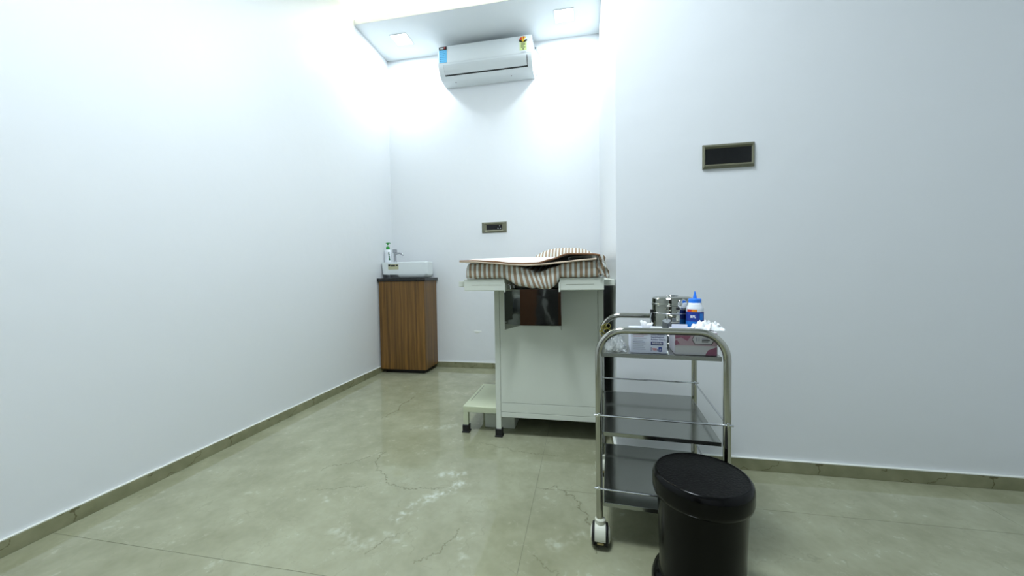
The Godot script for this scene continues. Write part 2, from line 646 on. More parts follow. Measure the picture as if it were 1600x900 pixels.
func panel_lamp(x: float, y: float, z: float, label: String) -> void:
	var t := thing("ceiling_panel", label, "light", Vector3(x, y, z))
	var st := mb()
	for s in [-1, 1]:
		bx(st, Vector3(-0.31, -0.012, s * 0.305 - 0.005), Vector3(0.31, 0.0, s * 0.305 + 0.005), 0.001)
		bx(st, Vector3(s * 0.305 - 0.005, -0.012, -0.3), Vector3(s * 0.305 + 0.005, 0.0, 0.3), 0.001)
	obj("frame", st, M.ac_flap, t)
	st = mb()
	bx(st, Vector3(-0.3, -0.006, -0.3), Vector3(0.3, 0.0, 0.3), 0.001)
	obj("diffuser", st, M.panel_light, t)
	area(t, Vector2(0.58, 0.58), Vector3(0, -0.016, 0), Vector3(-PI / 2, 0, 0), DOWN_COLOR, PANEL_ENERGY)

func cove(at: Vector3, length: float, turn: float, energy: float, label: String) -> void:
	var t := thing("cove_light", label, "light", at, turn)
	var st := mb()
	bx(st, Vector3(-length / 2, 0, -0.008), Vector3(length / 2, 0.004, 0.008), 0.001)
	obj("strip", st, M.strip_light, t)
	area(t, Vector2(length * 0.98, 0.014), Vector3(0, 0.008, 0), Vector3(PI / 2, 0, 0), COVE_COLOR, energy)

# ---------------------------------------------------------------- build
func _ready() -> void:
	rng.seed = 7
	var cam := Camera3D.new()
	cam.name = "camera"
	cam.fov = rad_to_deg(2.0 * atan(450.0 / 575.0))
	cam.near = 0.02
	cam.position = Vector3(0, 0.85, 0)
	cam.basis = Basis(Vector3.UP, deg_to_rad(10.9)) * Basis(Vector3.RIGHT, deg_to_rad(-2.0)) * Basis(Vector3.BACK, deg_to_rad(-0.85))
	add_child(cam)
	cam.current = true
	var env := Environment.new()
	env.background_mode = Environment.BG_COLOR
	env.background_color = Color(0, 0, 0)
	env.tonemap_mode = Environment.TONE_MAPPER_LINEAR
	env.tonemap_exposure = 1.36
	env.sdfgi_enabled = true
	env.ssao_enabled = true
	env.ssil_enabled = true
	var we := WorldEnvironment.new()
	we.name = "environment"
	we.environment = env
	add_child(we)
	materials()
	room()
	lights()
	basin_cabinet()
	air_conditioner()
	wall_fittings()
	couch()
	bedding()
	footstep()
	trolley()
	trolley_things()
	pedal_bin()
	behind_camera()

func lights() -> void:
	downlight(-1.493, YS, -2.972, DOWN_ENERGY, "square ceiling light left of the air conditioner, nearest the left wall")
	downlight(-0.127, YS, -2.968, DOWN_ENERGY, "square ceiling light right of the air conditioner, beside the projecting wall")
	panel_lamp(-0.40, YC, -0.75, "large square light panel in the upper ceiling before the alcove")
	cove(Vector3((XL + XR) / 2, YS + 0.046, ZS - 0.06), XR - XL - 0.06, 0.0, COVE_ENERGY, "warm strip light behind the ledge above the air conditioner")

func room() -> void:
	var th := 0.12
	# floor: stone slabs on a bed
	var st := mb()
	bx(st, Vector3(XL - th, -0.1, ZB - th), Vector3(XE + th, -0.0012, ZF + th), 0.0)
	var fl := struct("floor", st, M.grout)
	var gx := [XL, -0.19, 1.41, XE]
	for i in gx.size() - 1:
		var gz: Array = [ZB, -3.03, -1.43, 0.17, ZF] if i % 2 == 1 else [ZB, -2.5, -0.9, 0.7, ZF]
		for j in gz.size() - 1:
			var x0: float = gx[i] + 0.0006
			var x1: float = gx[i + 1] - 0.0006
			var z0: float = gz[j] + 0.0006
			var z1: float = gz[j + 1] - 0.0006
			if x0 > XR and z1 < ZP:
				continue
			st = mb()
			var uvs := []
			var cs := [Vector3(x0, 0, z1), Vector3(x1, 0, z1), Vector3(x1, 0, z0), Vector3(x0, 0, z0)]
			for c in cs:
				uvs.append(Vector2((c.x - FX0) / FW, (c.z - FZ0) / FD))
			quad(st, cs[0], cs[1], cs[2], cs[3], uvs)
			var dn := Vector3(0, -0.0025, 0)
			for k in 4:
				var a: Vector3 = cs[k]
				var b: Vector3 = cs[(k + 1) % 4]
				quad(st, a + dn, b + dn, b, a, [uvs[k], uvs[(k + 1) % 4], uvs[(k + 1) % 4], uvs[k]])
			obj("tile", st, M.stone, fl)
	st = mb()
	bx(st, Vector3(XL - th, -0.1, ZB - th), Vector3(XE + th, 3.1, ZB), 0.0)
	struct("wall_back", st, M.wall)
	st = mb()
	bx(st, Vector3(XL - th, -0.1, ZB), Vector3(XL, 3.1, ZF), 0.0)
	struct("wall_left", st, M.wall)
	st = mb()
	bx(st, Vector3(XR, -0.002, ZB), Vector3(XE + th, 3.1, ZP), 0.002)
	struct("wall_right", st, M.wall)
	st = mb()
	bx(st, Vector3(XE, -0.1, ZP), Vector3(XE + th, 3.1, ZF), 0.0)
	struct("wall_side", st, M.wall)
	st = mb()
	bx(st, Vector3(XL - th, -0.1, ZF), Vector3(XE + th, 3.1, ZF + th), 0.0)
	struct("wall_front", st, M.wall)
	# upper ceiling and the dropped borders
	st = mb()
	bx(st, Vector3(XL, YC, ZB), Vector3(XE, YC + 0.14, ZF), 0.0)
	struct("ceiling", st, M.ceiling)
	st = mb()
	bx(st, Vector3(XL, YS, ZB), Vector3(XR, YS + 0.045, ZS), 0.002)
	struct("ceiling_border", st, M.ceiling)
	st = mb()
	bx(st, Vector3(XL, YS, 1.05), Vector3(XE, YS + 0.045, ZF), 0.002)
	struct("ceiling_border_front", st, M.ceiling)
	# skirtings of the floor's stone, with a line of filler on top
	var h := 0.05
	var d := 0.011
	var runs := [["baseboard_left", Vector3(XL, 0, ZB), Vector3(XL + d, h, ZF)], ["baseboard_back", Vector3(XL, 0, ZB), Vector3(XR, h, ZB + d)], ["baseboard_right", Vector3(XR - d, 0, ZB), Vector3(XR, h, ZP)], ["baseboard_pier", Vector3(XR - d, 0, ZP), Vector3(XE, h, ZP + d)]]
	for r in runs:
		st = mb()
		bx(st, r[1], r[2], 0.0015)
		var o := struct(r[0], st, M.skirting)
		st = mb()
		bx(st, Vector3(r[1].x, h, r[1].z), Vector3(r[2].x - 0.002 if r[0] == "baseboard_left" else r[2].x, h + 0.004, r[2].z - 0.002 if r[0] == "baseboard_back" else r[2].z), 0.001)
		obj("filler_line", st, M.filler, o)

# ---------------------------------------------------------------- basin corner
func basin_cabinet() -> void:
	var x0 := XL + 0.013
	var x1 := -1.34
	var z0 := ZB + 0.012
	var z1 := -2.965
	var t := thing("basin_cabinet", "brown wood-grain cabinet with black stone top under the white basin", "cabinet", Vector3((x0 + x1) / 2, 0, (z0 + z1) / 2))
	var o := t.position
	var st := mb()
	bx(st, Vector3(x0, 0.036, z0) - o, Vector3(x1, 0.814, z1 - 0.019) - o, 0.0015)
	obj("body", st, M.wood, t)
	st = mb()
	bx(st, Vector3(x0, 0.036, z1 - 0.018) - o, Vector3(x1, 0.811, z1) - o, 0.0015)
	obj("door", st, M.wood, t)
	st = mb()
	bx(st, Vector3(x0 + 0.03, 0.0, z0 + 0.02) - o, Vector3(x1 - 0.035, 0.036, z1 - 0.04) - o, 0.001)
	obj("plinth", st, M.black, t)
	st = mb()
	bx(st, Vector3(XL + 0.001, 0.814, ZB + 0.001) - o, Vector3(x1 + 0.012, 0.839, z1 + 0.012) - o, 0.003, 2)
	obj("counter", st, M.granite, t)

	# basin: a shallow deck on the left, a deeper bowl on the right
	var zt := 0.839
	var top := 0.981
	var bx0 := XL + 0.006
	var bx1 := -1.333
	var bz0 := ZB + 0.08
	var bz1 := -3.02
	t = thing("wash_basin", "white rectangular ceramic basin standing on the black counter", "basin", Vector3((bx0 + bx1) / 2, zt, (bz0 + bz1) / 2))
	o = t.position
	st = mb()
	var W := bx1 - bx0
	var D := bz1 - bz0
	# shell as nested rounded outlines, rising from the foot to the rim, then into the bowl
	var rows := []
	var ring := func(ax0: float, ax1: float, az0: float, az1: float, y: float, r: float) -> Array:
		var pts := []
		for c in [[ax1 - r, az1 - r, 0.0], [ax0 + r, az1 - r, PI / 2], [ax0 + r, az0 + r, PI], [ax1 - r, az0 + r, PI * 1.5]]:
			for k in 7:
				var a: float = c[2] + PI / 2 * k / 6.0
				pts.append(Vector3(c[0] + cos(a) * r, y, c[1] + sin(a) * r))
		return pts
	var hx := W / 2
	var hz := D / 2
	rows.append(ring.call(-hx + 0.16, hx - 0.035, -hz + 0.02, hz - 0.03, 0.0, 0.03))
	rows.append(ring.call(-hx + 0.145, hx - 0.012, -hz + 0.005, hz - 0.01, 0.006, 0.035))
	rows.append(ring.call(-hx + 0.14, hx - 0.005, -hz, hz - 0.004, 0.028, 0.03))
	rows.append(ring.call(-hx + 0.13, hx - 0.004, -hz, hz - 0.003, 0.030, 0.03))
	rows.append(ring.call(-hx + 0.012, hx - 0.004, -hz, hz - 0.003, 0.032, 0.02))
	rows.append(ring.call(-hx + 0.008, hx - 0.003, -hz, hz - 0.002, 0.037, 0.02))
	rows.append(ring.call(-hx, hx, -hz, hz, top - zt - 0.006, 0.02))
	rows.append(ring.call(-hx + 0.002, hx - 0.002, -hz + 0.002, hz - 0.002, top - zt - 0.001, 0.02))
	rows.append(ring.call(-hx + 0.006, hx - 0.006, -hz + 0.006, hz - 0.006, top - zt, 0.02))
	rows.append(ring.call(-hx + 0.15, hx - 0.012, -hz + 0.014, hz - 0.012, top - zt, 0.02))
	rows.append(ring.call(-hx + 0.155, hx - 0.016, -hz + 0.018, hz - 0.016, top - zt - 0.006, 0.025))
	rows.append(ring.call(-hx + 0.18, hx - 0.03, -hz + 0.03, hz - 0.03, 0.03, 0.04))
	rows.append(ring.call(-hx + 0.24, hx - 0.09, -hz + 0.09, hz - 0.09, 0.022, 0.02))
	grid(st, rows, [], false, true)
	bx(st, Vector3(-hx + 0.014, 0.0, -hz + 0.001), Vector3(-hx + 0.15, 0.034, -hz + 0.02), 0.004, 2)
	obj("basin_shell", st, M.ceramic, t)
	# maker's sticker on the front
	st = mb()
	bx(st, Vector3(-1.704, 0.916, bz1 - 0.001) - o, Vector3(-1.604, 0.962, bz1 + 0.0006) - o, 0.0002)
	var s := obj("sticker", st, M.label_cream, t)
	for r in [[-1.702, 0.944, -1.682, 0.960], [-1.676, 0.942, -1.636, 0.956], [-1.63, 0.946, -1.608, 0.957]]:
		st = mb()
		bx(st, Vector3(r[0], r[1], bz1) - o, Vector3(r[2], r[3], bz1 + 0.0012) - o, 0.0002)
		obj("print", st, M.black, s)

	# tap
	t = thing("basin_tap", "chrome pillar tap with spout turned over the white basin", "tap", Vector3(-1.672, top, -3.09))
	st = mb()
	lathe(st, [Vector2(0, 0), Vector2(0.017, 0), Vector2(0.017, 0.004), Vector2(0.0115, 0.009), Vector2(0.0105, 0.07), Vector2(0.013, 0.075), Vector2(0.013, 0.085), Vector2(0, 0.085)], Vector3.ZERO, 24)
	obj("pillar", st, M.tap, t)
	st = mb()
	bx(st, Vector3(-0.018, 0.085, -0.014), Vector3(0.016, 0.118, 0.014), 0.006, 3)
	obj("lever", st, M.tap, t)
	st = mb()
	var sp := []
	for k in 9:
		var u := k / 8.0
		sp.append(Vector3(0.008 + 0.075 * u, 0.076 + 0.006 * sin(u * PI) - 0.006 * u * u, 0.02 * u))
	sp.append(Vector3(0.0885, 0.064, 0.022))
	sp.append(Vector3(0.0885, 0.056, 0.022))
	tube(st, sp, 0.0082, 14)
	obj("spout", st, M.tap, t)

	# soap bottle
	t = thing("soap_bottle", "white soap bottle with bright green pump standing on the basin", "bottle", Vector3(-1.738, top, -3.085))
	st = mb()
	lathe_s(st, [Vector2(0.001, 0), Vector2(0.03, 0.001), Vector2(0.0325, 0.006), Vector2(0.033, 0.03), Vector2(0.033, 0.08), Vector2(0.031, 0.1), Vector2(0.023, 0.114), Vector2(0.013, 0.119), Vector2(0.0125, 0.124), Vector2(0.0005, 0.124)], Vector3.ZERO, 28, 1.0, 0.72)
	obj("bottle_body", st, M.bottle, t)
	st = mb()
	lathe(st, [Vector2(0.0005, 0.122), Vector2(0.0165, 0.122), Vector2(0.0155, 0.142), Vector2(0.005, 0.145), Vector2(0.0048, 0.147), Vector2(0.0005, 0.147)], Vector3.ZERO, 24)
	obj("collar", st, M.green, t)
	st = mb()
	lathe(st, [Vector2(0.004, 0.145), Vector2(0.004, 0.162)], Vector3.ZERO, 12)
	obj("stem", st, M.bottle, t)
	st = mb()
	lathe(st, [Vector2(0.004, 0.158), Vector2(0.006, 0.162), Vector2(0.011, 0.174), Vector2(0.0112, 0.178), Vector2(0.0005, 0.179)], Vector3.ZERO, 16)
	tube(st, [Vector3(-0.018, 0.175, 0), Vector3(0, 0.177, 0), Vector3(0.018, 0.1765, 0.003), Vector3(0.027, 0.173, 0.004)], 0.0038, 10)
	obj("pump_head", st, M.green, t)
	# green marks running down the label
	for r in [[0.018, 0.085, 0.008], [0.020, 0.07, 0.007], [0.021, 0.055, 0.006], [0.022, 0.04, 0.006], [0.0225, 0.027, 0.008]]:
		st = mb()
		var zz: float = 0.72 * sqrt(0.033 * 0.033 - r[0] * r[0])
		var tr := Transform3D(Basis(Vector3.UP, 0.75), Vector3(r[0], r[1], zz))
		bx(st, Vector3(-r[2] * 0.8, -0.006, -0.002), Vector3(r[2] * 0.8, 0.006, 0.0012), 0.001, 1, tr)
		obj("print", st, M.dark_green, t)

# ---------------------------------------------------------------- air conditioner
func air_conditioner() -> void:
	var x0 := -1.203
	var x1 := -0.396
	var t := thing("air_conditioner", "white split air conditioner mounted high on the back wall", "air conditioner", Vector3((x0 + x1) / 2, 2.553, ZB))
	var hw := (x1 - x0) / 2
	# side outline (distance from wall, height), bottom back -> forward -> up
	var prof := [Vector2(0.001, 0.0), Vector2(0.095, 0.002), Vector2(0.118, 0.008), Vector2(0.150, 0.028), Vector2(0.175, 0.055), Vector2(0.190, 0.085), Vector2(0.196, 0.108), Vector2(0.1985, 0.13), Vector2(0.197, 0.20), Vector2(0.193, 0.245), Vector2(0.188, 0.258), Vector2(0.176, 0.264), Vector2(0.001, 0.264)]
	var st := mb()
	along_x(st, prof, -hw, hw, 0.8)
	obj("housing", st, M.ac, t)
	# front panel joint
	st = mb()
	along_x(st, [Vector2(0.15, 0.1135), Vector2(0.1975, 0.1135), Vector2(0.1976, 0.1150), Vector2(0.15, 0.1150)], -hw + 0.001, hw - 0.001)
	obj("panel_joint", st, M.ac_flap, t)
	# louvre in the slanted underside, its slot dark
	var fp := func(s: float, lift: float) -> Vector2:
		# point along the slanted face: s = 0 low edge, 1 high edge
		var pts := [Vector2(0.118, 0.008), Vector2(0.150, 0.028), Vector2(0.175, 0.055), Vector2(0.190, 0.085), Vector2(0.196, 0.108)]
		var f := clampf(s, 0, 1) * 4.0
		var k := mini(int(f), 3)
		var p: Vector2 = (pts[k] as Vector2).lerp(pts[k + 1], f - k)
		var d: Vector2 = ((pts[k + 1] as Vector2) - (pts[k] as Vector2)).normalized()
		return p + Vector2(d.y, -d.x) * lift
	var slot := []
	for k in 9:
		slot.append(fp.call(0.24 + 0.66 * k / 8.0, 0.0012))
	for k in range(8, -1, -1):
		slot.append(fp.call(0.24 + 0.66 * k / 8.0, -0.004))
	st = mb()
	along_x(st, slot, -hw + 0.048, hw - 0.036, 0.9)
	obj("air_slot", st, M.dark_gap, t)
	var flap := []
	for k in 9:
		flap.append(fp.call(0.32 + 0.575 * k / 8.0, 0.0045))
	for k in range(8, -1, -1):
		flap.append(fp.call(0.32 + 0.575 * k / 8.0, 0.0))
	st = mb()
	along_x(st, flap, -hw + 0.05, hw - 0.042, 0.9)
	obj("louvre", st, M.ac_flap, t)
	for x in [-hw + 0.12, hw - 0.19]:
		st = mb()
		lathe(st, [Vector2(0.0005, -0.002), Vector2(0.006, -0.002), Vector2(0.006, 0.002)], Vector3(x, 0.0035, 0.085), 12)
		obj("screw_cover", st, M.dark_gap, t)
	# feature sticker, left
	var zf := 0.1975
	var sx := -hw + 0.012
	st = mb()
	bx(st, Vector3(sx, 0.118, zf - 0.001), Vector3(sx + 0.068, 0.222, zf + 0.0018), 0.0004)
	var s := obj("feature_sticker", st, M.ac_blue, t)
	st = mb()
	bx(st, Vector3(sx, 0.222, zf - 0.003), Vector3(sx + 0.068, 0.25, zf + 0.0012), 0.0004)
	obj("header", st, M.black, s)
	st = mb()
	bx(st, Vector3(sx + 0.012, 0.231, zf), Vector3(sx + 0.042, 0.242, zf + 0.0018), 0.0002)
	obj("print", st, M.grey_mark, s)
	st = mb()
	bx(st, Vector3(sx + 0.046, 0.232, zf), Vector3(sx + 0.058, 0.246, zf + 0.0018), 0.0002)
	obj("print", st, M.red, s)
	for k in 6:
		st = mb()
		bx(st, Vector3(sx + 0.006, 0.127 + k * 0.0155, zf), Vector3(sx + 0.013, 0.134 + k * 0.0155, zf + 0.0024), 0.0002)
		obj("print", st, M.navy, s)
		st = mb()
		bx(st, Vector3(sx + 0.019, 0.129 + k * 0.0155, zf), Vector3(sx + (0.058 if k % 2 == 0 else 0.046), 0.132 + k * 0.0155, zf + 0.0024), 0.0002)
		obj("print", st, M.ac_blue_dark, s)
	# energy label, right: a fan dial over a lime tag
	var ex := hw - 0.068
	st = mb()
	bx(st, Vector3(ex - 0.029, 0.135, zf - 0.001), Vector3(ex + 0.029, 0.205, zf + 0.0018), 0.0004)
	s = obj("energy_label", st, M.lime, t)
	var seg_m := [M.black, M.red, M.red, M.yellow, M.red, M.yellow, M.white_print, M.black]
	for k in 8:
		var a0 := PI * 1.08 - PI * 1.16 * k / 8.0
		var a1 := PI * 1.08 - PI * 1.16 * (k + 1) / 8.0
		st = mb()
		prism(st, [Vector2(ex + cos(a1) * 0.012, 0.214 + sin(a1) * 0.012), Vector2(ex + cos(a1) * 0.033, 0.214 + sin(a1) * 0.033), Vector2(ex + cos(a0) * 0.033, 0.214 + sin(a0) * 0.033), Vector2(ex + cos(a0) * 0.012, 0.214 + sin(a0) * 0.012)], zf - 0.003, zf + 0.0022)
		obj("dial_segment", st, seg_m[k], s)
	st = mb()
	prism(st, [Vector2(ex - 0.032, 0.208), Vector2(ex - 0.012, 0.197), Vector2(ex + 0.012, 0.197), Vector2(ex + 0.032, 0.208), Vector2(ex + 0.012, 0.213), Vector2(ex - 0.012, 0.213)], zf, zf + 0.0021)
	obj("dial_base", st, M.black, s)
	st = mb()
	lathe(st, [Vector2(0.0005, 0), Vector2(0.011, 0.0), Vector2(0.011, 0.003), Vector2(0.0005, 0.003)], Vector3.ZERO, 16)
	var hub := obj("dial_hub", st, M.yellow, s)
	hub.rotation.x = PI / 2
	hub.position = Vector3(ex, 0.214, zf - 0.0005)
	for k in 4:
		st = mb()
		bx(st, Vector3(ex - 0.018, 0.157 + k * 0.010, zf), Vector3(ex + (0.018 if k != 1 else 0.008), 0.161 + k * 0.010, zf + 0.0024), 0.0002)
		obj("print", st, M.dark_gap, s)
	st = mb()
	bx(st, Vector3(ex - 0.004, 0.14, zf), Vector3(ex + 0.004, 0.15, zf + 0.0024), 0.0002)
	obj("print", st, M.black, s)
	lettering("inverter", 0.011, Vector3(ex - 0.02, 0.122, zf + 0.0018), M.grey_print, t, false, 0.045)
	# cable looping down the wall beside it
	t = thing("ac_cable", "thin white cable looping on wall beside the air conditioner", "cable", Vector3(-0.385, 2.62, ZB))
	st = mb()
	var pts := []
	for k in 17:
		var u := k / 16.0
		pts.append(Vector3(0.0 + 0.055 * sin(u * PI * 0.95), 0.19 - 0.225 * u - 0.02 * sin(u * PI), 0.004))
	tube(st, pts, 0.0022, 8)
	obj("cable_run", st, M.cable, t)
	for p in [pts[0], pts[16]]:
		st = mb()
		bx(st, p - Vector3(0.005, 0.005, 0.0035), p + Vector3(0.005, 0.005, 0.004), 0.001)
		obj("clip", st, M.dark_gap if p == pts[0] else M.grey_mark, t)

# ---------------------------------------------------------------- on the walls
func framed_plate(t: Node3D, w: float, h: float, iw: float, ih: float) -> void:
	var st := mb()
	var o := [Vector3(-w / 2, -h / 2, 0), Vector3(w / 2, -h / 2, 0), Vector3(w / 2, h / 2, 0), Vector3(-w / 2, h / 2, 0)]
	var e := 0.4
	var lv := [[w, h, 0.0], [w, h, 0.007], [w - 0.006, h - 0.006, 0.009], [lerpf(w, iw, e), lerpf(h, ih, e), 0.010], [lerpf(w, iw, 0.55), lerpf(h, ih, 0.55), 0.014], [iw, ih, 0.007]]
	var rows := []
	for l in lv:
		var r := []
		for c in o:
			r.append(Vector3(signf(c.x) * l[0] / 2, signf(c.y) * l[1] / 2, l[2]))
		rows.append(r)
	for i in rows.size() - 1:
		for k in 4:
			quad(st, rows[i][k], rows[i][(k + 1) % 4], rows[i + 1][(k + 1) % 4], rows[i + 1][k])
	obj("frame", st, M.plate, t)
	st = mb()
	bx(st, Vector3(-iw / 2, -ih / 2, 0), Vector3(iw / 2, ih / 2, 0.0075), 0.0005)
	obj("display", st, M.screen, t)

func wall_fittings() -> void:
	var t := thing("wall_controller", "grey framed controller with black display on the back wall above couch", "controller", Vector3(-0.778, 1.282, ZB))
	framed_plate(t, 0.228, 0.094, 0.142, 0.047)
	for r in [[0.05, 0.013, 0.0], [0.035, -0.011, 0.6], [0.059, -0.011, -0.6]]:
		var st := mb()
		prism(st, [Vector2(-0.005, -0.004), Vector2(0.005, -0.004), Vector2(0.0, 0.006)], 0.0, 0.0006, Transform3D(Basis(Vector3.BACK, r[2]), Vector3(r[0], r[1], 0.0076)))
		obj("arrow_mark", st, M.grey_mark, t)
	t = thing("switch_plate", "grey framed plate with dark centre on projecting wall above trolley", "switch", Vector3(0.606, 1.34, ZP))
	framed_plate(t, 0.20, 0.10, 0.178, 0.066)
	# patch of filler low on the back wall
	var st2 := mb()
	var rows := []
	for k in 4:
		var f: float = [1.0, 0.8, 0.5, 0.02][k]
		var row := []
		for i in 18:
			var a := TAU * i / 18
			var wob := 1.0 + 0.22 * sin(3 * a + 0.6) + 0.12 * sin(5 * a)
			row.append(Vector3(cos(a) * 0.034 * f * wob, sin(a) * 0.012 * f * wob, [0.0, 0.0022, 0.003, 0.0032][k]))
		rows.append(row)
	grid(st2, rows, [], false, true, false)
	var o := obj("wall_patch", st2, M.filler)
	o.position = Vector3(-0.955, 0.335, ZB)
	tag(o, "small whitish smear of filler low on the back wall", "patch")

# ---------------------------------------------------------------- examination couch
const TF := -1.70     # front of the couch top
const BF := -1.86     # front of the couch body

func rubber_foot(parent: Node, x: float, z: float) -> void:
	var st := mb()
	bx(st, Vector3(x - 0.018, 0.004, z - 0.018), Vector3(x + 0.018, 0.042, z + 0.018), 0.003, 2)
	bx(st, Vector3(x - 0.021, 0.0, z - 0.021), Vector3(x + 0.021, 0.008, z + 0.021), 0.003, 2)
	obj("rubber_foot", st, M.rubber, parent)

func couch() -> void:
	var t := thing("examination_couch", "white metal examination couch with notched end and polished steel guard", "couch")
	var zb := -3.14
	var st := mb()
	# legs
	for p in [[-0.4405, BF - 0.0145], [0.0865, BF - 0.0145], [-0.4405, zb + 0.015], [0.0865, zb + 0.015]]:
		st = mb()
		bx(st, Vector3(p[0] - 0.0135, 0.03, p[1] - 0.0135), Vector3(p[0] + 0.0135, 0.776, p[1] + 0.0135), 0.002)
		var leg := obj("leg", st, M.coat, t)
		rubber_foot(leg, p[0], p[1])
	# cabinet behind the panels
	st = mb()
	bx(st, Vector3(-0.448, 0.112, zb + 0.004), Vector3(0.094, 0.774, BF - 0.012), 0.002)
	obj("body", st, M.coat, t)
	for r in [[0.184, 0.776], [0.134, 0.1825], [0.107, 0.1325]]:
		st = mb()
		bx(st, Vector3(-0.4255, r[0], BF - 0.012), Vector3(0.0715, r[1], BF - 0.0005), 0.0015)
		obj("front_panel", st, M.coat, t)
	# top frame with a notch at the foot end
	st = mb()
	bx(st, Vector3(-0.563, 0.777, -2.0), Vector3(-0.364, 0.834, TF), 0.003, 2)
	bx(st, Vector3(-0.105, 0.777, -2.0), Vector3(0.094, 0.834, TF), 0.003, 2)
	bx(st, Vector3(-0.563, 0.777, zb), Vector3(0.094, 0.834, -1.999), 0.003, 2)
	obj("top_frame", st, M.coat, t)
	# slits in the end faces and lips at the notch
	for r in [[-0.525, -0.378], [-0.075, 0.05]]:
		st = mb()
		bx(st, Vector3(r[0], 0.8035, TF - 0.004), Vector3(r[1], 0.8048, TF + 0.0006), 0.0002)
		obj("end_slit", st, M.plate, t)
	for r in [[-0.366, -0.361], [-0.109, -0.102]]:
		st = mb()
		bx(st, Vector3(r[0], 0.770, TF - 0.03), Vector3(r[1], 0.814, TF + 0.004), 0.001)
		obj("notch_lip", st, M.coat, t)
	# rails at the sides for accessories
	for r in [[-0.60, -0.563], [0.094, 0.143]]:
		st = mb()
		bx(st, Vector3(r[0], 0.796, -3.1), Vector3(r[1], 0.8235, TF - 0.03), 0.002)
		obj("side_rail", st, M.coat, t)
	# hooks on the left inner side of the notch
	for k in 2:
		st = mb()
		var z := TF - 0.06 - 0.09 * k
		tube(st, [Vector3(-0.364, 0.805, z), Vector3(-0.352, 0.803, z), Vector3(-0.346, 0.795, z), Vector3(-0.347, 0.785, z)], 0.005, 10)
		obj("hook", st, M.chrome, t)
	# polished guard: back plate on the body, two flared wings forward
	st = mb()
	var pb := Vector3(-0.317, 0, BF + 0.004)
	var pf := Vector3(-0.366, 0, TF - 0.002)
	var qb := Vector3(-0.121, 0, BF + 0.004)
	var qf := Vector3(-0.098, 0, TF - 0.002)
	var y0 := 0.591
	var y1 := 0.776
	var line := [pf, pb, qb, qf]
	var th := 0.0015
	for side: float in [1.0, -1.0]:
		for k in 3:
			var a: Vector3 = line[k]
			var b: Vector3 = line[k + 1]
			var n := Vector3(-(b - a).z, 0, (b - a).x).normalized()
			if n.z < 0 and k == 1:
				n = -n
			var off := n * th * 0.5 * side
			var A := a + off + Vector3(0, y0, 0)
			var B := b + off + Vector3(0, y0, 0)
			var C := b + off + Vector3(0, y1, 0)
			var Dd := a + off + Vector3(0, y1, 0)
			if side > 0:
				quad(st, A, B, C, Dd)
			else:
				quad(st, B, A, Dd, C)
	for k in 3:
		var a: Vector3 = line[k]
		var b: Vector3 = line[k + 1]
		var n := Vector3(-(b - a).z, 0, (b - a).x).normalized() * th * 0.5
		for y in [y0, y1]:
			var u := Vector3(0, y, 0)
			quad(st, a - n + u, b - n + u, b + n + u, a + n + u)
	for e in [[pf, pb], [qf, qb]]:
		var n := Vector3(-(e[1] - e[0]).z, 0, (e[1] - e[0]).x).normalized() * th * 0.5
		quad(st, e[0] - n + Vector3(0, y0, 0), e[0] + n + Vector3(0, y0, 0), e[0] + n + Vector3(0, y1, 0), e[0] - n + Vector3(0, y1, 0))
	obj("steel_guard", st, M.mirror_steel, t)

	# flat box on the floor underneath
	t = thing("floor_box", "flat pale box on the floor under the examination couch", "box", Vector3(-0.465, 0, -2.47))
	st = mb()
	bx(st, Vector3(-0.08, 0, -0.5), Vector3(0.09, 0.075, 0.5), 0.004, 2)
	obj("box_body", st, M.coat, t)
	st = mb()
	bx(st, Vector3(-0.083, 0.075, -0.503), Vector3(0.093, 0.104, 0.503), 0.004, 2)
	obj("box_lid", st, M.coat, t)

const SAG := -0.204
func sag_depth(z: float) -> float:
	var d := clampf((z + 2.0) / 0.28, 0.0, 1.0)
	return d * d * (3 - 2 * d)

const DIP_TOP := [[-0.36, 0.0], [-0.322, 0.010], [-0.265, 0.028], [-0.204, 0.050], [-0.145, 0.028], [-0.075, 0.006], [-0.03, 0.0]]
const DIP_BOTTOM := [[-0.358, 0.0], [-0.345, 0.014], [-0.31, 0.036], [-0.265, 0.047], [-0.204, 0.052], [-0.15, 0.050], [-0.128, 0.036], [-0.113, 0.016], [-0.108, 0.0]]

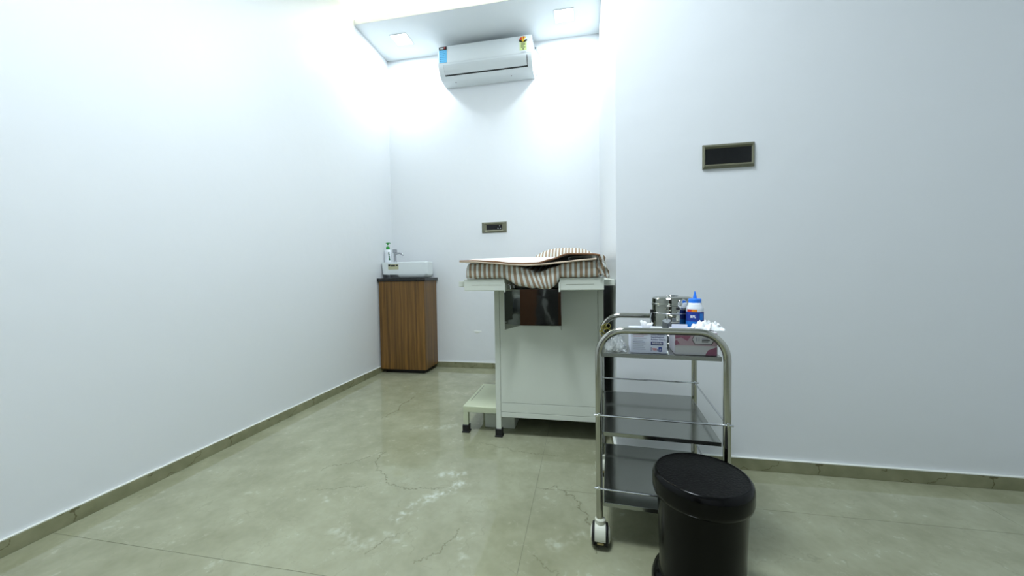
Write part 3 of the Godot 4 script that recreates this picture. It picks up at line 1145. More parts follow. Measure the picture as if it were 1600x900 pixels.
func bedding() -> void:
	# mattress in its striped sheet
	var x0 := -0.557
	var x1 := 0.086
	var z0 := -3.12
	var z1 := -1.688
	var t := thing("mattress", "mattress in brown and white striped sheet sagging into the couch notch", "mattress", Vector3((x0 + x1) / 2, 0.834, (z0 + z1) / 2))
	var o := t.position
	var st := mb()
	var nx := 72
	# loop round the cross-section: bottom front, up the front, over the top, down the back
	var loop := []
	var r := 0.016
	var H := 0.072
	for k in 5:
		loop.append(Vector2(z1 - r + r * sin(-PI / 2 * (1.0 - k / 4.0)) + r, 0) if false else Vector2(z1 - r * (1 - sin(PI / 2 * k / 4.0)), r * (1 - cos(PI / 2 * k / 4.0))))
	for k in range(1, 5):
		loop.append(Vector2(z1 + 0.003 * sin(PI * k / 5.0), r + (H - 2 * r) * k / 5.0))
	for k in 5:
		loop.append(Vector2(z1 - r * (1 - cos(PI / 2 * k / 4.0)), H - r + r * sin(PI / 2 * k / 4.0)))
	for k in range(1, 15):
		loop.append(Vector2(lerpf(z1 - r, z0 + r, k / 15.0), H))
	for k in 5:
		loop.append(Vector2(z0 + r * (1 - sin(PI / 2 * k / 4.0)), H - r + r * cos(PI / 2 * k / 4.0)))
	for k in 5:
		loop.append(Vector2(z0 + r * (1 - cos(PI / 2 * k / 4.0)), r - r * sin(PI / 2 * k / 4.0)))
	for k in range(1, 15):
		loop.append(Vector2(lerpf(z0 + r, z1 - r, k / 15.0), 0))
	var zc := (z0 + z1) / 2
	var rows := []
	var uvs := []
	for i in nx + 1:
		var row := []
		var ur := []
		var u := float(i) / nx
		var xx := lerpf(x0, x1, u)
		# rounded ends: shrink the outline
		var e := minf((xx - x0), (x1 - xx))
		var sh := 1.0
		if e < 0.018:
			sh = sqrt(maxf(0.0, 1.0 - pow(1.0 - e / 0.018, 2.0)))
		for q in loop:
			var p: Vector2 = q
			var py := lerpf(H / 2, p.y, maxf(sh, 0.02) * 0.45 + 0.55 if e > 0.0005 else 0.0)
			var pz := lerpf(p.x, zc, 0.0) + (0.012 * (1.0 - sh) * (-1.0 if p.x > zc else 1.0))
			if e <= 0.0005:
				pz = lerpf(pz, zc, 0.999)
			var hh: float = py / H
			var s := sag_depth(pz)
			var yy := py - s * lerpf(interp(DIP_BOTTOM, xx), interp(DIP_TOP, xx), hh)
			# the front hangs: its lower edge is drawn sideways into the dip
			var pull := 0.030 * exp(-pow((xx + 0.235) / 0.075, 2.0)) * s * (1.0 - hh)
			# soft upper corners at both ends
			pull += 0.012 * hh * hh * (clampf(1.0 - (xx - x0) / 0.03, 0.0, 1.0) - clampf(1.0 - (x1 - xx) / 0.03, 0.0, 1.0))
			var wr := 0.0012 * sin(xx * 130.0 + pz * 40.0) * (0.4 + s)
			row.append(Vector3(xx + pull, 0.836 + yy + wr, pz + wr) - o)
			ur.append(Vector2(xx - x0, pz + yy))
		rows.append(row)
		uvs.append(ur)
	grid(st, rows, uvs, false, true, true)
	obj("mattress_body", st, M.stripe, t)
	# gathered corner of the sheet at the right end
	for k in 3:
		st = mb()
		var rr := []
		var ru := []
		for i in 15:
			var v := i / 14.0
			var row := []
			var ur := []
			for j in 11:
				var w := j / 10.0
				var x := 0.066 + 0.05 * w * (1.0 - 0.45 * v) + 0.008 * sin(v * 9.0 + w * 5.0 + k * 2.0)
				var y := 0.846 + 0.085 * v - 0.012 * w * (1.0 - v) + 0.006 * sin(w * 11.0 + k)
				var z := -1.686 - 0.025 * k - 0.02 * w + 0.009 * sin(w * 12.0 + v * 4.0 + k * 1.7)
				row.append(Vector3(x, y, z) - o)
				ur.append(Vector2(x + v * 0.03, w * 0.1))
			rr.append(row)
			ru.append(ur)
		grid(st, rr, ru)
		obj("sheet_fold", st, M.stripe if k == 0 else M.blanket, t)

	# folded blanket lying on the mattress
	t = thing("blanket", "folded cream blanket with brown hem lying across the striped mattress", "blanket", Vector3(-0.25, 0.906, -1.9))
	o = t.position
	var upper := [[-0.572, 0.9195], [-0.50, 0.920], [-0.40, 0.913], [-0.33, 0.905], [-0.27, 0.9015], [-0.20, 0.9035], [-0.14, 0.918], [-0.066, 0.9415], [0.0, 0.940], [0.05, 0.937], [0.076, 0.932]]
	var lower := [[-0.572, 0.9165], [-0.50, 0.9145], [-0.40, 0.9065], [-0.33, 0.8985], [-0.25, 0.894], [-0.17, 0.897], [-0.09, 0.9045], [0.0, 0.9125], [0.045, 0.915], [0.06, 0.917]]
	var zfr := -1.668
	for lay in 2:
		var tab: Array = [lower, upper][lay]
		var xa: float = tab[0][0]
		var xb: float = tab[tab.size() - 1][0]
		var rows_t := []
		var rows_b := []
		for i in 61:
			var xx := lerpf(xa, xb, i / 60.0)
			var rt := []
			var rb := []
			for j in 17:
				var v := j / 16.0
				var zz := lerpf(zfr, -2.45, v)
				var yf := interp(tab, xx)
				var rise := (0.944 if lay == 1 else 0.914) + 0.004 * sin(xx * 14.0) * v
				var k := smoothstep(0.0, 0.45, v)
				var y := lerpf(yf, maxf(yf, rise), k)
				if v > 0.9:
					y -= (v - 0.9) * 0.2 * (1.0 if lay == 1 else 0.2)
				rt.append(Vector3(xx, y + 0.0028, zz) - o)
				rb.append(Vector3(xx, y - 0.0024, zz) - o)
			rows_t.append(rt)
			rows_b.append(rb)
		st = mb()
		grid(st, rows_t, [], false, false, false)
		grid(st, rows_b, [], false, false, true)
		for i in 60:
			quad(st, rows_b[i][0], rows_b[i + 1][0], rows_t[i + 1][0], rows_t[i][0])
			quad(st, rows_b[i + 1][16], rows_b[i][16], rows_t[i][16], rows_t[i + 1][16])
		for j in 16:
			quad(st, rows_b[0][j + 1], rows_b[0][j], rows_t[0][j], rows_t[0][j + 1])
			quad(st, rows_b[60][j], rows_b[60][j + 1], rows_t[60][j + 1], rows_t[60][j])
		obj("layer", st, M.blanket, t)
		st = mb()
		var hp := []
		for i in 61:
			var xx := lerpf(xa, xb, i / 60.0)
			hp.append(Vector3(xx, interp(tab, xx), zfr + 0.001) - o)
		tube(st, hp, 0.0042, 8)
		obj("hem", st, M.hem if lay == 1 else M.hem_pale, t)
	# the fold that shows in the gap at the right
	st = mb()
	var fp := []
	for i in 25:
		var a := PI * 0.5 + PI * i / 24.0
		fp.append(Vector3(-0.05 + cos(a) * 0.013, 0.9205 + sin(a) * 0.0075, 0))
	var outer := [Vector3(0.045, 0.928, 0)]
	outer.append_array(fp)
	outer.append(Vector3(0.05, 0.913, 0))
	var fr := []
	for q in outer:
		var row := []
		for j in 6:
			row.append(Vector3(q.x, q.y, lerpf(zfr - 0.004, -2.2, j / 5.0)) - o)
		fr.append(row)
	grid(st, fr)
	obj("inner_fold", st, M.blanket, t)

	# pillow
	t = thing("pillow", "plump pillow in striped case at the far end of the couch", "pillow", Vector3(-0.125, 0.906, -2.80))
	st = mb()
	var top := []
	var bot := []
	var tu := []
	for i in 41:
		var a := -1.0 + 2.0 * i / 40.0
		var rt := []
		var rb := []
		var ru := []
		for j in 25:
			var b := -1.0 + 2.0 * j / 24.0
			var f := pow(maxf(0.0, 1.0 - pow(absf(a), 2.6)), 0.62) * pow(maxf(0.0, 1.0 - pow(absf(b), 2.6)), 0.62)
			var px := a * 0.245 * (1.0 - 0.06 * (1.0 - absf(b)))
			var pz := b * 0.165 * (1.0 - 0.06 * (1.0 - absf(a)))
			var wr := 0.003 * sin(a * 17.0 + b * 5.0) * (1.0 - f)
			rt.append(Vector3(px, 0.045 + 0.098 * f + wr, -pz))
			rb.append(Vector3(px, 0.045 - 0.042 * f, -pz))
			ru.append(Vector2(px, pz))
		top.append(rt)
		bot.append(rb)
		tu.append(ru)
	grid(st, top, tu)
	grid(st, bot, tu, false, false, true)
	obj("pillow_body", st, M.stripe, t)
	st = mb()
	var fl := []
	var fu := []
	for i in 9:
		var row := []
		var ur := []
		for j in 7:
			var u := i / 8.0
			var v := j / 6.0
			row.append(Vector3(-0.235 - 0.06 * u, 0.047 - 0.012 * u + 0.009 * sin(v * 9.0 + u * 5.0) * u, 0.13 - 0.1 * v))
			ur.append(Vector2(-0.235 - 0.06 * u, v * 0.1))
		fl.append(row)
		fu.append(ur)
	grid(st, fl, fu)
	obj("case_corner", st, M.stripe, t)

func footstep() -> void:
	var t := thing("foot_step", "low pale green metal step on black feet beside the couch", "step", Vector3(-0.552, 0, -2.1))
	var o := t.position
	var st := mb()
	bx(st, Vector3(-0.645, 0.137, -2.305) - o, Vector3(-0.459, 0.143, -1.886) - o, 0.0015)
	obj("tread", st, M.step_coat, t)
	st = mb()
	bx(st, Vector3(-0.628, 0.1425, -2.26) - o, Vector3(-0.626, 0.1438, -1.98) - o, 0.0003)
	obj("tread_seam", st, M.dark_gap, t)
	st = mb()
	for z in [-1.897, -2.293]:
		bx(st, Vector3(-0.645, 0.112, z - 0.012) - o, Vector3(-0.459, 0.1375, z + 0.011) - o, 0.0015)
	for x in [-0.634, -0.47]:
		bx(st, Vector3(x - 0.010, 0.112, -2.29) - o, Vector3(x + 0.010, 0.137, -1.9) - o, 0.0015)
	obj("apron", st, M.step_coat, t)
	for p in [[-0.630, -1.9], [-0.630, -2.29], [-0.472, -2.29]]:
		st = mb()
		bx(st, Vector3(p[0] - 0.0135, 0.03, p[1] - 0.0135) - o, Vector3(p[0] + 0.0135, 0.113, p[1] + 0.0135) - o, 0.002)
		var leg := obj("leg", st, M.step_coat, t)
		rubber_foot(leg, p[0] - o.x, p[1] - o.z)

# ---------------------------------------------------------------- trolley
const TW := 0.357
const TD := 0.425
const TROLLEY_AT := Vector3(0.046, 0, -1.16)

func trolley_point(x: float, y: float, z: float) -> Vector3:
	return TROLLEY_AT + Vector3(x, y, z).rotated(Vector3.UP, deg_to_rad(-4.0))

func trolley() -> void:
	var t := thing("instrument_trolley", "stainless steel three-tier trolley on white casters before the projecting wall", "trolley", TROLLEY_AT, deg_to_rad(-4.0))
	var top := 0.677
	var rad := 0.078
	var R := 0.0105
	for e in 2:
		var z := 0.0 if e == 0 else -TD
		var pts := [Vector3(0, 0.085, z), Vector3(0, 0.3, z), Vector3(0, top - rad - 0.02, z)]
		for k in 11:
			var a := PI - PI / 2 * k / 10.0
			pts.append(Vector3(rad + cos(a) * rad, top - rad + sin(a) * rad, z))
		pts.append(Vector3(TW / 2, top, z))
		for k in 11:
			var a := PI / 2 - PI / 2 * k / 10.0
			pts.append(Vector3(TW - rad + cos(a) * rad, top - rad + sin(a) * rad, z))
		pts.append(Vector3(TW, top - rad - 0.02, z))
		pts.append(Vector3(TW, 0.3, z))
		pts.append(Vector3(TW, 0.085, z))
		var st := mb()
		tube(st, pts, R, 20)
		obj("end_frame", st, M.tube, t)
	# shelves: sheet with a turned-down rim
	for y in [0.606, 0.358, 0.133]:
		var st := mb()
		bx(st, Vector3(0.013, y - 0.003, -TD + 0.004), Vector3(TW - 0.013, y, -0.004), 0.0012)
		for s in 2:
			var z := -0.007 if s == 0 else -TD + 0.004
			bx(st, Vector3(0.0128, y - 0.0125, z), Vector3(TW - 0.0128, y + 0.0003, z + 0.003), 0.001)
			var x := 0.0125 if s == 0 else TW - 0.0155
			bx(st, Vector3(x, y - 0.0125, -TD + 0.004), Vector3(x + 0.003, y + 0.0003, -0.004), 0.001)
		obj("shelf", st, M.steel, t)
	# guard rods of the two lower shelves
	for y in [0.414, 0.183]:
		for z in [0.0, -TD]:
			var st := mb()
			tube(st, [Vector3(-0.014, y, z + 0.009), Vector3(TW + 0.014, y, z + 0.009)], 0.0032, 10)
			obj("guard_rod", st, M.chrome, t)
			for x in [0.0, TW]:
				st = mb()
				bx(st, Vector3(x - 0.004, y - 0.002, z + 0.004), Vector3(x + 0.004, y + 0.0075, z + 0.0125), 0.002)
				obj("rod_clip", st, M.chrome, t)
		for x in [0.0, TW]:
			var st := mb()
			tube(st, [Vector3(x, y, -TD - 0.012), Vector3(x, y, 0.012)], 0.0032, 10)
			obj("guard_rod", st, M.chrome, t)
	for p in [[0.0, 0.0], [TW, 0.0], [0.0, -TD], [TW, -TD]]:
		caster(t, p[0], p[1])

func caster(t: Node3D, x: float, z: float) -> void:
	var c := Vector3(x + 0.002, 0.0, z)
	var st := mb()
	# hood: arch over the wheel, seen edge-on from the front
	var r := 0.034
	var pts := []
	for k in 21:
		var a := -0.45 + (PI + 0.6) * k / 20.0
		pts.append(Vector2(cos(a) * (r + 0.002), 0.036 + sin(a) * (r + 0.002)))
	for k in range(20, -1, -1):
		var a := -0.45 + (PI + 0.6) * k / 20.0
		pts.append(Vector2(cos(a) * (r - 0.004), 0.036 + sin(a) * (r - 0.004)))
	var tr := Transform3D(Basis(Vector3.UP, PI / 2), c)
	prism(st, pts, -0.0165, 0.0165, tr)
	lathe(st, [Vector2(0.0005, 0.066), Vector2(0.016, 0.066), Vector2(0.0165, 0.082), Vector2(0.012, 0.086), Vector2(0.0005, 0.086)], c, 20)
	var o := obj("caster_hood", st, M.caster, t)
	st = mb()
	bx(st, Vector3(-0.009, 0.021, r - 0.004) + c, Vector3(0.011, 0.027, r + 0.0009) + c, 0.0015)
	obj("stain", st, M.caster_stain, o)
	for s in [-1, 1]:
		st = mb()
		lathe_s(st, [Vector2(0.0005, -0.0045), Vector2(0.031, -0.0045), Vector2(0.0335, -0.002), Vector2(0.0335, 0.002), Vector2(0.031, 0.0045), Vector2(0.0005, 0.0045)], Vector3.ZERO, 32)
		var wh := obj("wheel", st, M.rubber, t)
		wh.rotation.z = PI / 2
		wh.position = c + Vector3(s * 0.0195, 0.0337, 0)
		st = mb()
		lathe_s(st, [Vector2(0.0005, 0), Vector2(0.024, 0.0), Vector2(0.0225, 0.004), Vector2(0.012, 0.0062), Vector2(0.0005, 0.007)], Vector3.ZERO, 28)
		var cap := obj("hub_cap", st, M.caster, wh)
		cap.position = Vector3(0, 0.0045, 0)
		if s > 0:
			cap.position.y = -0.0045
			cap.rotation.x = PI

func place(called: String, label: String, category: String, x: float, z: float, turn := 0.0, group := "") -> Node3D:
	return thing(called, label, category, trolley_point(x, 0.6064, z), deg_to_rad(-4.0 + turn), group)

func crumple(st: SurfaceTool, w: float, d: float, h: float, seed_: int, rough := 0.5) -> void:
	var n := noise(1.0, seed_, 3)
	var rows := []
	for i in 21:
		var row := []
		for j in 19:
			var u := i / 20.0
			var v := j / 18.0
			var edge := pow(sin(u * PI), 0.5) * pow(sin(v * PI), 0.5) if u > 0.0 and u < 1.0 and v > 0.0 and v < 1.0 else 0.0
			var a := n.get_noise_2d(u * 5.0, v * 5.0)
			var b := n.get_noise_2d(u * 5.0 + 40, v * 5.0)
			var c := n.get_noise_2d(u * 5.0, v * 5.0 + 40)
			row.append(Vector3((u - 0.5) * w + a * w * rough * 0.3, maxf(0.001, h * edge * (0.65 + 0.9 * c) + 0.002), -(v - 0.5) * d + b * d * rough * 0.3))
		rows.append(row)
	grid(st, rows)

func print_bar(parent: Node, x0: float, y0: float, x1: float, y1: float, z: float, m: Material) -> void:
	var st := mb()
	bx(st, Vector3(x0, y0, z - 0.0003), Vector3(x1, y1, z + 0.0004), 0.0001)
	obj("print", st, m, parent)

func trolley_things() -> void:
	# glove box
	var bw := 0.1045
	var bh := 0.066
	var bd := 0.125
	var t := place("glove_box", "white box of latex gloves printed MEDIUM on the trolley", "box", 0.0955, -0.020)
	var st := mb()
	bx(st, Vector3(0, 0, -bd), Vector3(bw, bh, 0), 0.0015)
	obj("carton", st, M.white_paper, t)
	var rx := 0.059
	lettering("Latex Medical", 0.0072, Vector3(rx, 0.0575, 0.0), M.navy, t, true, 0.040)
	lettering("Examination", 0.0072, Vector3(rx, 0.0500, 0.0), M.navy, t, true, 0.036)
	lettering("Rubber Gloves", 0.0072, Vector3(rx, 0.0425, 0.0), M.navy, t, true, 0.041)
	print_bar(t, rx, 0.0255, rx + 0.0345, 0.0365, 0.0, M.navy)
	lettering("MEDIUM", 0.0085, Vector3(rx + 0.003, 0.031, 0.0008), M.white_print, t, true, 0.0285)
	print_bar(t, rx, 0.007, rx + 0.0012, 0.0195, 0.0, M.navy)
	lettering("100", 0.0095, Vector3(rx + 0.0035, 0.0125, 0.0), M.red, t, true, 0.0125)
	lettering("s", 0.0085, Vector3(rx + 0.0165, 0.012, 0.0), M.navy, t, true)
	print_bar(t, rx + 0.0215, 0.006, rx + 0.0308, 0.0195, 0.0, M.blue)
	st = mb()
	for k in 2:
		tube(st, [Vector3(rx + 0.0235 + 0.002 * k, 0.0085, 0.0006), Vector3(rx + 0.0255 + 0.001 * k, 0.0165, 0.0006), Vector3(rx + 0.0285, 0.0085 + 0.003 * k, 0.0006)], 0.0004, 5)
	obj("print", st, M.white_print, t)
	rng.seed = 4
	for k in 9:
		var y := 0.056 - k * 0.0056
		print_bar(t, 0.007, y, 0.007 + rng.randf_range(0.026, 0.044), y + 0.0012, 0.0, M.pink_print if k in [0, 1] else (M.navy if k == 4 else M.grey_print))
	# marks on the top face
	for r in [[0.071, M.red], [0.081, M.navy], [0.0865, M.navy], [0.092, M.navy]]:
		st = mb()
		bx(st, Vector3(r[0], bh - 0.0002, -0.02), Vector3(r[0] + 0.005, bh + 0.0004, -0.006), 0.0001)
		obj("print", st, r[1], t)
	# glove peeping from the slot on top
	t = thing("latex_glove", "white latex glove pulled out of the top of the glove box", "glove", trolley_point(0.146, 0.6728, -0.085), deg_to_rad(-4.0))
	st = mb()
	var fan := [[-0.014, 0.026, 0.0058], [-0.004, 0.023, 0.006], [0.008, 0.0165, 0.0058], [0.019, 0.0195, 0.0052]]
	for f in fan:
		var pts := []
		for k in 7:
			var u := k / 6.0
			pts.append(Vector3(f[0] * (0.35 + 0.65 * u), f[1] * u, 0.004 * sin(u * 3.0)))
		for k in 7:
			pass
		var rows := []
		for k in 9:
			var u := k / 8.0
			var rr: float = f[2] * (1.0 if u < 0.75 else sqrt(maxf(0.0, 1.0 - pow((u - 0.75) / 0.25, 2.0))) + 0.01)
			var row := []
			for j in 10:
				var a := TAU * j / 10
				row.append(Vector3(f[0] * (0.35 + 0.65 * u) + cos(a) * rr, f[1] * u + 0.001, sin(a) * rr * 0.5 + 0.004 * sin(u * 3.0)))
			rows.append(row)
		grid(st, rows, [], false, true)
	obj("fingers", st, M.latex, t)

	# mask box, pink and white
	t = place("tissue_box", "pink and white carton with a pale badge at the trolley's right", "box", 0.221, -0.016)
	bw = 0.115
	bh = 0.068
	bd = 0.115
	st = mb()
	bx(st, Vector3(0, 0, -bd), Vector3(bw, bh, 0), 0.0015)
	obj("carton", st, M.box_grey, t)
	st = mb()
	prism(st, [Vector2(0.001, 0.028), Vector2(bw - 0.002, 0.028), Vector2(bw - 0.002, 0.067), Vector2(0.001, 0.067)], 0.0, 0.0005)
	obj("print", st, M.pink_pale, t)
	st = mb()
	prism(st, [Vector2(0.001, 0.066), Vector2(0.001, 0.048), Vector2(0.018, 0.052), Vector2(0.034, 0.042), Vector2(0.05, 0.066)], 0.0, 0.0008)
	obj("print", st, M.pink, t)
	st = mb()
	prism(st, [Vector2(0.001, 0.029), Vector2(0.014, 0.032), Vector2(0.006, 0.044), Vector2(0.001, 0.042)], 0.0, 0.0008)
	obj("print", st, M.pink, t)
	st = mb()
	prism(st, [Vector2(0.082, 0.001), Vector2(bw - 0.002, 0.001), Vector2(bw - 0.002, 0.026), Vector2(0.09, 0.016)], 0.0, 0.0008)
	obj("print", st, M.pink, t)
	for s in 2:
		st = mb()
		var g := 0.0016 if s == 0 else 0.0
		prism(st, [Vector2(0.048 - g, 0.047), Vector2(0.055 - g, 0.034 - g), Vector2(0.098 + g, 0.034 - g), Vector2(0.105 + g, 0.047), Vector2(0.098 + g, 0.0605 + g * 0.0), Vector2(0.055 - g, 0.0605 + g * 0.0)], 0.0, 0.0010 + 0.0003 * s)
		obj("badge", st, M.black if s == 0 else M.box_grey, t)
	for k in 3:
		print_bar(t, 0.073, 0.0395 + k * 0.0042, 0.090 + 0.004 * (k % 2), 0.0417 + k * 0.0042, 0.0014, M.dark_gap if k < 2 else M.grey_print)
	for k in 2:
		print_bar(t, 0.0585 + k * 0.006, 0.042, 0.0605 + k * 0.006, 0.054, 0.0014, M.grey_print)
	# raised flap at the back
	st = mb()
	bx(st, Vector3(0.004, bh - 0.002, -bd + 0.03), Vector3(0.05, bh + 0.012, -bd + 0.033), 0.001)
	obj("flap", st, M.white_paper, t)
	# tissue
	t = thing("tissue", "white crumpled tissue spilling over the pink and white carton", "tissue", trolley_point(0.322, 0.675, -0.075), deg_to_rad(-4.0))
	st = mb()
	crumple(st, 0.085, 0.07, 0.026, 91, 0.35)
	obj("sheet", st, M.tissue, t)

	# steel drum
	var dz := -0.245
	t = place("steel_drum", "polished steel sterilising drum with hinged lid and clasp on trolley", "drum", 0.248, dz)
	var dr := 0.0655
	st = mb()
	lathe(st, [Vector2(0.0005, 0), Vector2(dr - 0.002, 0), Vector2(dr, 0.003), Vector2(dr, 0.116), Vector2(0.0005, 0.116)], Vector3.ZERO, 56)
	obj("drum_body", st, M.mirror_steel, t)
	for y in [0.104, 0.03]:
		st = mb()
		var ring := []
		for k in 48:
			ring.append(Vector3(cos(TAU * k / 48) * (dr + 0.0005), y, sin(TAU * k / 48) * (dr + 0.0005)))
		tube(st, ring, 0.0022, 8, true)
		obj("band", st, M.chrome, t)
	st = mb()
	lathe(st, [Vector2(dr + 0.0015, 0.130), Vector2(dr + 0.003, 0.132), Vector2(dr + 0.003, 0.136), Vector2(dr + 0.0012, 0.138), Vector2(dr + 0.0012, 0.153), Vector2(dr - 0.002, 0.157), Vector2(dr - 0.012, 0.160), Vector2(0.0005, 0.163)], Vector3.ZERO, 56)
	lathe(st, [Vector2(dr + 0.0008, 0.114), Vector2(dr + 0.0015, 0.130)], Vector3.ZERO, 56)
	var lid := obj("lid", st, M.mirror_steel, t)
	st = mb()
	tube(st, [Vector3(-0.02, 0.1615, 0.0), Vector3(-0.014, 0.1635, 0.012), Vector3(0, 0.164, 0.016), Vector3(0.014, 0.1635, 0.012), Vector3(0.02, 0.1615, 0.0)], 0.0018, 8)
	obj("lid_handle", st, M.chrome, lid)
	st = mb()
	lathe_s(st, [Vector2(0.0005, 0), Vector2(0.017, 0), Vector2(0.0175, 0.003), Vector2(0.013, 0.006), Vector2(0.0005, 0.007)], Vector3.ZERO, 24)
	var cl := obj("clasp", st, M.chrome, t)
	cl.transform = Transform3D(Basis(Vector3.UP, 0.35) * Basis(Vector3.RIGHT, PI / 2), Vector3(sin(0.35) * dr, 0.137, cos(0.35) * dr))
	for y in [0.122, 0.108]:
		st = mb()
		bx(st, Vector3(-0.005, y - 0.004, dr - 0.003), Vector3(0.005, y + 0.004, dr + 0.006), 0.0015, 2, Transform3D(Basis(Vector3.UP, 0.12), Vector3.ZERO))
		obj("latch", st, M.dark_gap if y > 0.12 else M.chrome, t)
	# side bracket with bail handle
	st = mb()
	bx(st, Vector3(-dr - 0.007, 0.050, -0.008), Vector3(-dr + 0.002, 0.113, 0.008), 0.002, 2)
	obj("side_bracket", st, M.dark_gap, t)
	st = mb()
	tube(st, [Vector3(-dr - 0.004, 0.102, 0.012), Vector3(-dr - 0.009, 0.085, 0.022), Vector3(-dr - 0.004, 0.06, 0.026), Vector3(-dr - 0.002, 0.05, 0.018)], 0.0022, 8)
	obj("bail_handle", st, M.chrome, t)

	# gel bottle
	t = place("gel_bottle", "white squeeze bottle with blue nozzle and blue label beside drum", "bottle", 0.306, -0.166)
	var r := 0.0265
	st = mb()
	lathe_s(st, [Vector2(0.0005, 0), Vector2(r - 0.003, 0.0005), Vector2(r, 0.004), Vector2(r, 0.122), Vector2(r - 0.0015, 0.129), Vector2(r - 0.006, 0.138), Vector2(0.0195, 0.144), Vector2(0.0005, 0.145)], Vector3.ZERO, 36)
	obj("bottle_body", st, M.bottle, t)
	st = mb()
	lathe(st, [Vector2(0.0005, 0.143), Vector2(0.0195, 0.143), Vector2(0.0195, 0.1555), Vector2(0.018, 0.157), Vector2(0.0062, 0.158), Vector2(0.005, 0.165), Vector2(0.0017, 0.181), Vector2(0.0005, 0.1815)], Vector3.ZERO, 28)
	obj("nozzle_cap", st, M.cap_blue, t)
	st = mb()
	lathe(st, [Vector2(r + 0.0004, 0.084), Vector2(r + 0.0004, 0.115)], Vector3.ZERO, 40)
	obj("label", st, M.blue, t)
	st = mb()
	lathe(st, [Vector2(r + 0.0004, 0.034), Vector2(r + 0.0004, 0.084)], Vector3.ZERO, 40)
	obj("label_band", st, M.sky_blue, t)
	var curve := func(a0: float, a1: float, y0: float, y1: float, lift: float) -> SurfaceTool:
		var s := mb()
		var rows := []
		for k in 9:
			var a := lerpf(a0, a1, k / 8.0)
			rows.append([Vector3(sin(a), 0, cos(a)) * (r + lift) + Vector3(0, y0, 0), Vector3(sin(a), 0, cos(a)) * (r + lift) + Vector3(0, y1, 0)])
		grid(s, rows)
		return s
	obj("logo_strip", curve.call(-1.15, -0.55, 0.1155, 0.1235, 0.001), M.red, t)
	obj("logo_strip", curve.call(-0.55, 0.05, 0.1155, 0.1235, 0.001), M.orange, t)
	obj("print", curve.call(0.35, 0.95, 0.089, 0.110, 0.001), M.sky_blue, t)
	lettering("BPL", 0.0125, Vector3(-0.0185, 0.100, 0.0215), M.white_print, t, true, 0.0165, Basis(Vector3.UP, -0.5))

	# crumpled clear wrap on the left of the top shelf
	t = place("plastic_wrap", "crumpled clear plastic wrap at the left of the trolley top", "plastic wrap", 0.050, -0.095)
	st = mb()
	crumple(st, 0.066, 0.15, 0.045, 33, 0.6)
	obj("film", st, M.plastic_film, t)
	st = mb()
	crumple(st, 0.056, 0.10, 0.052, 37, 0.7)
	obj("film", st, M.plastic_film, t)
	st = mb()
	crumple(st, 0.03, 0.03, 0.02, 39, 0.6)
	var f2 := obj("black_scrap", st, M.black, t)
	f2.position = Vector3(-0.012, 0.028, 0.0)
	st = mb()
	bx(st, Vector3(0.008, 0.052, -0.01), Vector3(0.03, 0.056, 0.004), 0.001)
	obj("blue_seal", st, M.navy, t)

	# yellow-green string knotted to the far end of the trolley
	t = thing("knotted_string", "yellow green string knotted around the trolley's rear tube", "string", trolley_point(0.02, 0.62, -TD + 0.03), deg_to_rad(-4.0))
	rng.seed = 12
	for k in 6:
		st = mb()
		var pts := []
		var ph := rng.randf() * TAU
		var tilt := rng.randf_range(-0.6, 0.6)
		var rr := rng.randf_range(0.010, 0.022)
		var cx := rng.randf_range(-0.016, 0.012)
		var cy := rng.randf_range(-0.022, 0.022)
		for q in 30:
			var a := TAU * q / 29.0 * 1.3 + ph
			pts.append(Vector3(cx + cos(a) * rr * (0.7 + 0.02 * q), cy + sin(a) * rr * 0.7 + tilt * cos(a) * rr, 0.004 * sin(a * 1.7 + k)))
		tube(st, pts, 0.0011, 6)
		obj("loop", st, M.string, t)
	st = mb()
	tube(st, [Vector3(-0.01, 0.02, 0.0), Vector3(-0.019, 0.0, 0.004), Vector3(-0.021, -0.016, 0.004), Vector3(-0.014, -0.03, 0.006), Vector3(0.0, -0.036, 0.01)], 0.0013, 6)
	obj("loose_end", st, M.string, t)

# ---------------------------------------------------------------- pedal bin
func pedal_bin() -> void:
	var t := thing("pedal_bin", "black plastic pedal bin with textured round lid before the trolley", "bin", Vector3(0.298, 0, -1.012))
	var st := mb()
	lathe_s(st, [Vector2(0.0005, 0), Vector2(0.118, 0.0), Vector2(0.122, 0.006), Vector2(0.121, 0.035), Vector2(0.116, 0.050), Vector2(0.106, 0.058), Vector2(0.101, 0.064), Vector2(0.102, 0.10), Vector2(0.1045, 0.20), Vector2(0.107, 0.268), Vector2(0.113, 0.280), Vector2(0.113, 0.284), Vector2(0.0005, 0.284)], Vector3.ZERO, 56)
	obj("bin_body", st, M.black_plastic, t)
	st = mb()
	lathe_s(st, [Vector2(0.110, 0.272), Vector2(0.1165, 0.276), Vector2(0.119, 0.286), Vector2(0.119, 0.312), Vector2(0.117, 0.322), Vector2(0.112, 0.329), Vector2(0.108, 0.3305)], Vector3.ZERO, 56)
	obj("lid_rim", st, M.black_plastic, t)
	st = mb()
	lathe_s(st, [Vector2(0.109, 0.329), Vector2(0.104, 0.3285), Vector2(0.05, 0.331), Vector2(0.0005, 0.332)], Vector3.ZERO, 56)
	obj("lid", st, M.black_lid, t)
	st = mb()
	bx(st, Vector3(-0.03, 0.012, 0.11), Vector3(0.03, 0.024, 0.15), 0.005, 2)
	obj("pedal", st, M.black_plastic, t)
	st = mb()
	bx(st, Vector3(-0.03, 0.27, -0.124), Vector3(0.03, 0.30, -0.108), 0.004, 2)
	obj("hinge", st, M.black_plastic, t)

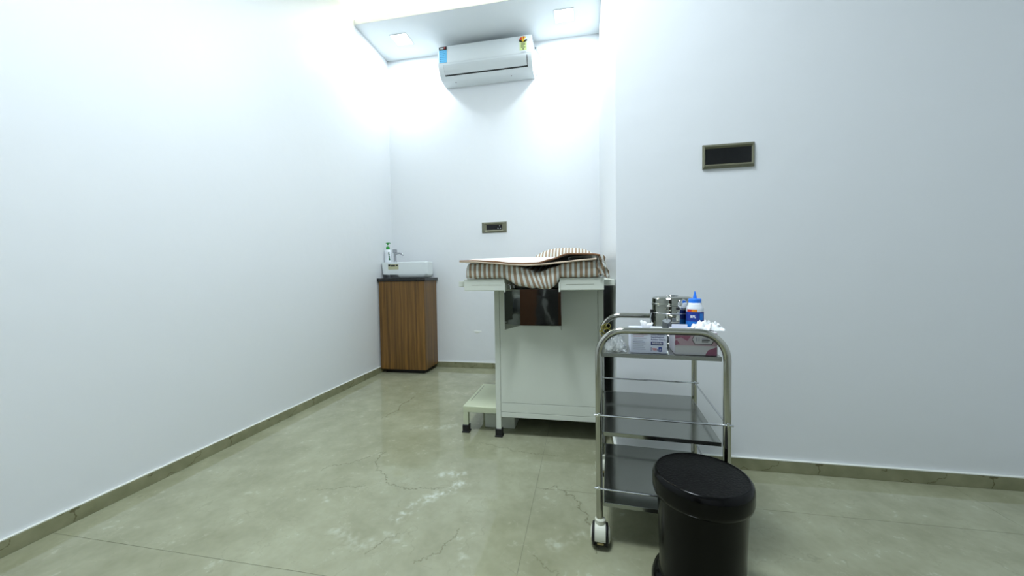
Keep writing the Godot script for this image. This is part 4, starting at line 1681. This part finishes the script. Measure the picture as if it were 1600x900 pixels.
# ---------------------------------------------------------------- what the steel mirrors, behind the viewer
func behind_camera() -> void:
	var st := mb()
	bx(st, Vector3(-1.30, 0.0, ZF - 0.03), Vector3(-0.62, 2.05, ZF - 0.002), 0.003)
	var d := struct("door_1", st, M.door_wood)
	st = mb()
	bx(st, Vector3(-0.70, 0.98, ZF - 0.075), Vector3(-0.68, 1.0, ZF - 0.03), 0.004, 2)
	bx(st, Vector3(-0.80, 0.98, ZF - 0.085), Vector3(-0.68, 1.0, ZF - 0.068), 0.004, 2)
	obj("door_handle", st, M.chrome, d)
	# low stool with a rucksack standing on it
	var t := thing("low_stool", "low black padded stool carrying a rucksack, behind the viewer", "stool", Vector3(-0.35, 0, 0.55))
	st = mb()
	bx(st, Vector3(-0.2, 0.15, -0.17), Vector3(0.2, 0.22, 0.17), 0.025, 3)
	obj("seat", st, M.bag, t)
	for p in [[-0.16, -0.13], [0.16, -0.13], [-0.16, 0.13], [0.16, 0.13]]:
		st = mb()
		tube(st, [Vector3(p[0], 0, p[1]), Vector3(p[0], 0.155, p[1])], 0.014, 12)
		obj("leg", st, M.black, t)
	t = thing("rucksack", "black rucksack with grey strap and mesh side, behind the viewer", "bag", Vector3(-0.35, 0.221, 0.55))
	st = mb()
	bx(st, Vector3(-0.17, 0, -0.1), Vector3(0.17, 0.52, 0.1), 0.06, 4)
	obj("bag_body", st, M.bag, t)
	st = mb()
	bx(st, Vector3(-0.185, 0.04, -0.108), Vector3(-0.09, 0.40, 0.06), 0.02, 3)
	obj("mesh_pocket", st, M.chair_grey, t)
	st = mb()
	var rows := []
	for k in 17:
		var u := k / 16.0
		var c := Vector3(-0.075 + 0.075 * u * u, 0.47 - 0.40 * u, -0.118 - 0.035 * sin(u * PI))
		var row := []
		for q in [[-0.018, 0.004], [0.018, 0.004], [0.018, -0.004], [-0.018, -0.004]]:
			row.append(c + Vector3(q[0], 0, q[1]))
		rows.append(row)
	grid(st, rows, [], false, true)
	obj("strap", st, M.strap, t)
	st = mb()
	bx(st, Vector3(-0.09, 0.36, -0.165), Vector3(-0.03, 0.385, -0.14), 0.004, 2)
	obj("buckle", st, M.black, t)
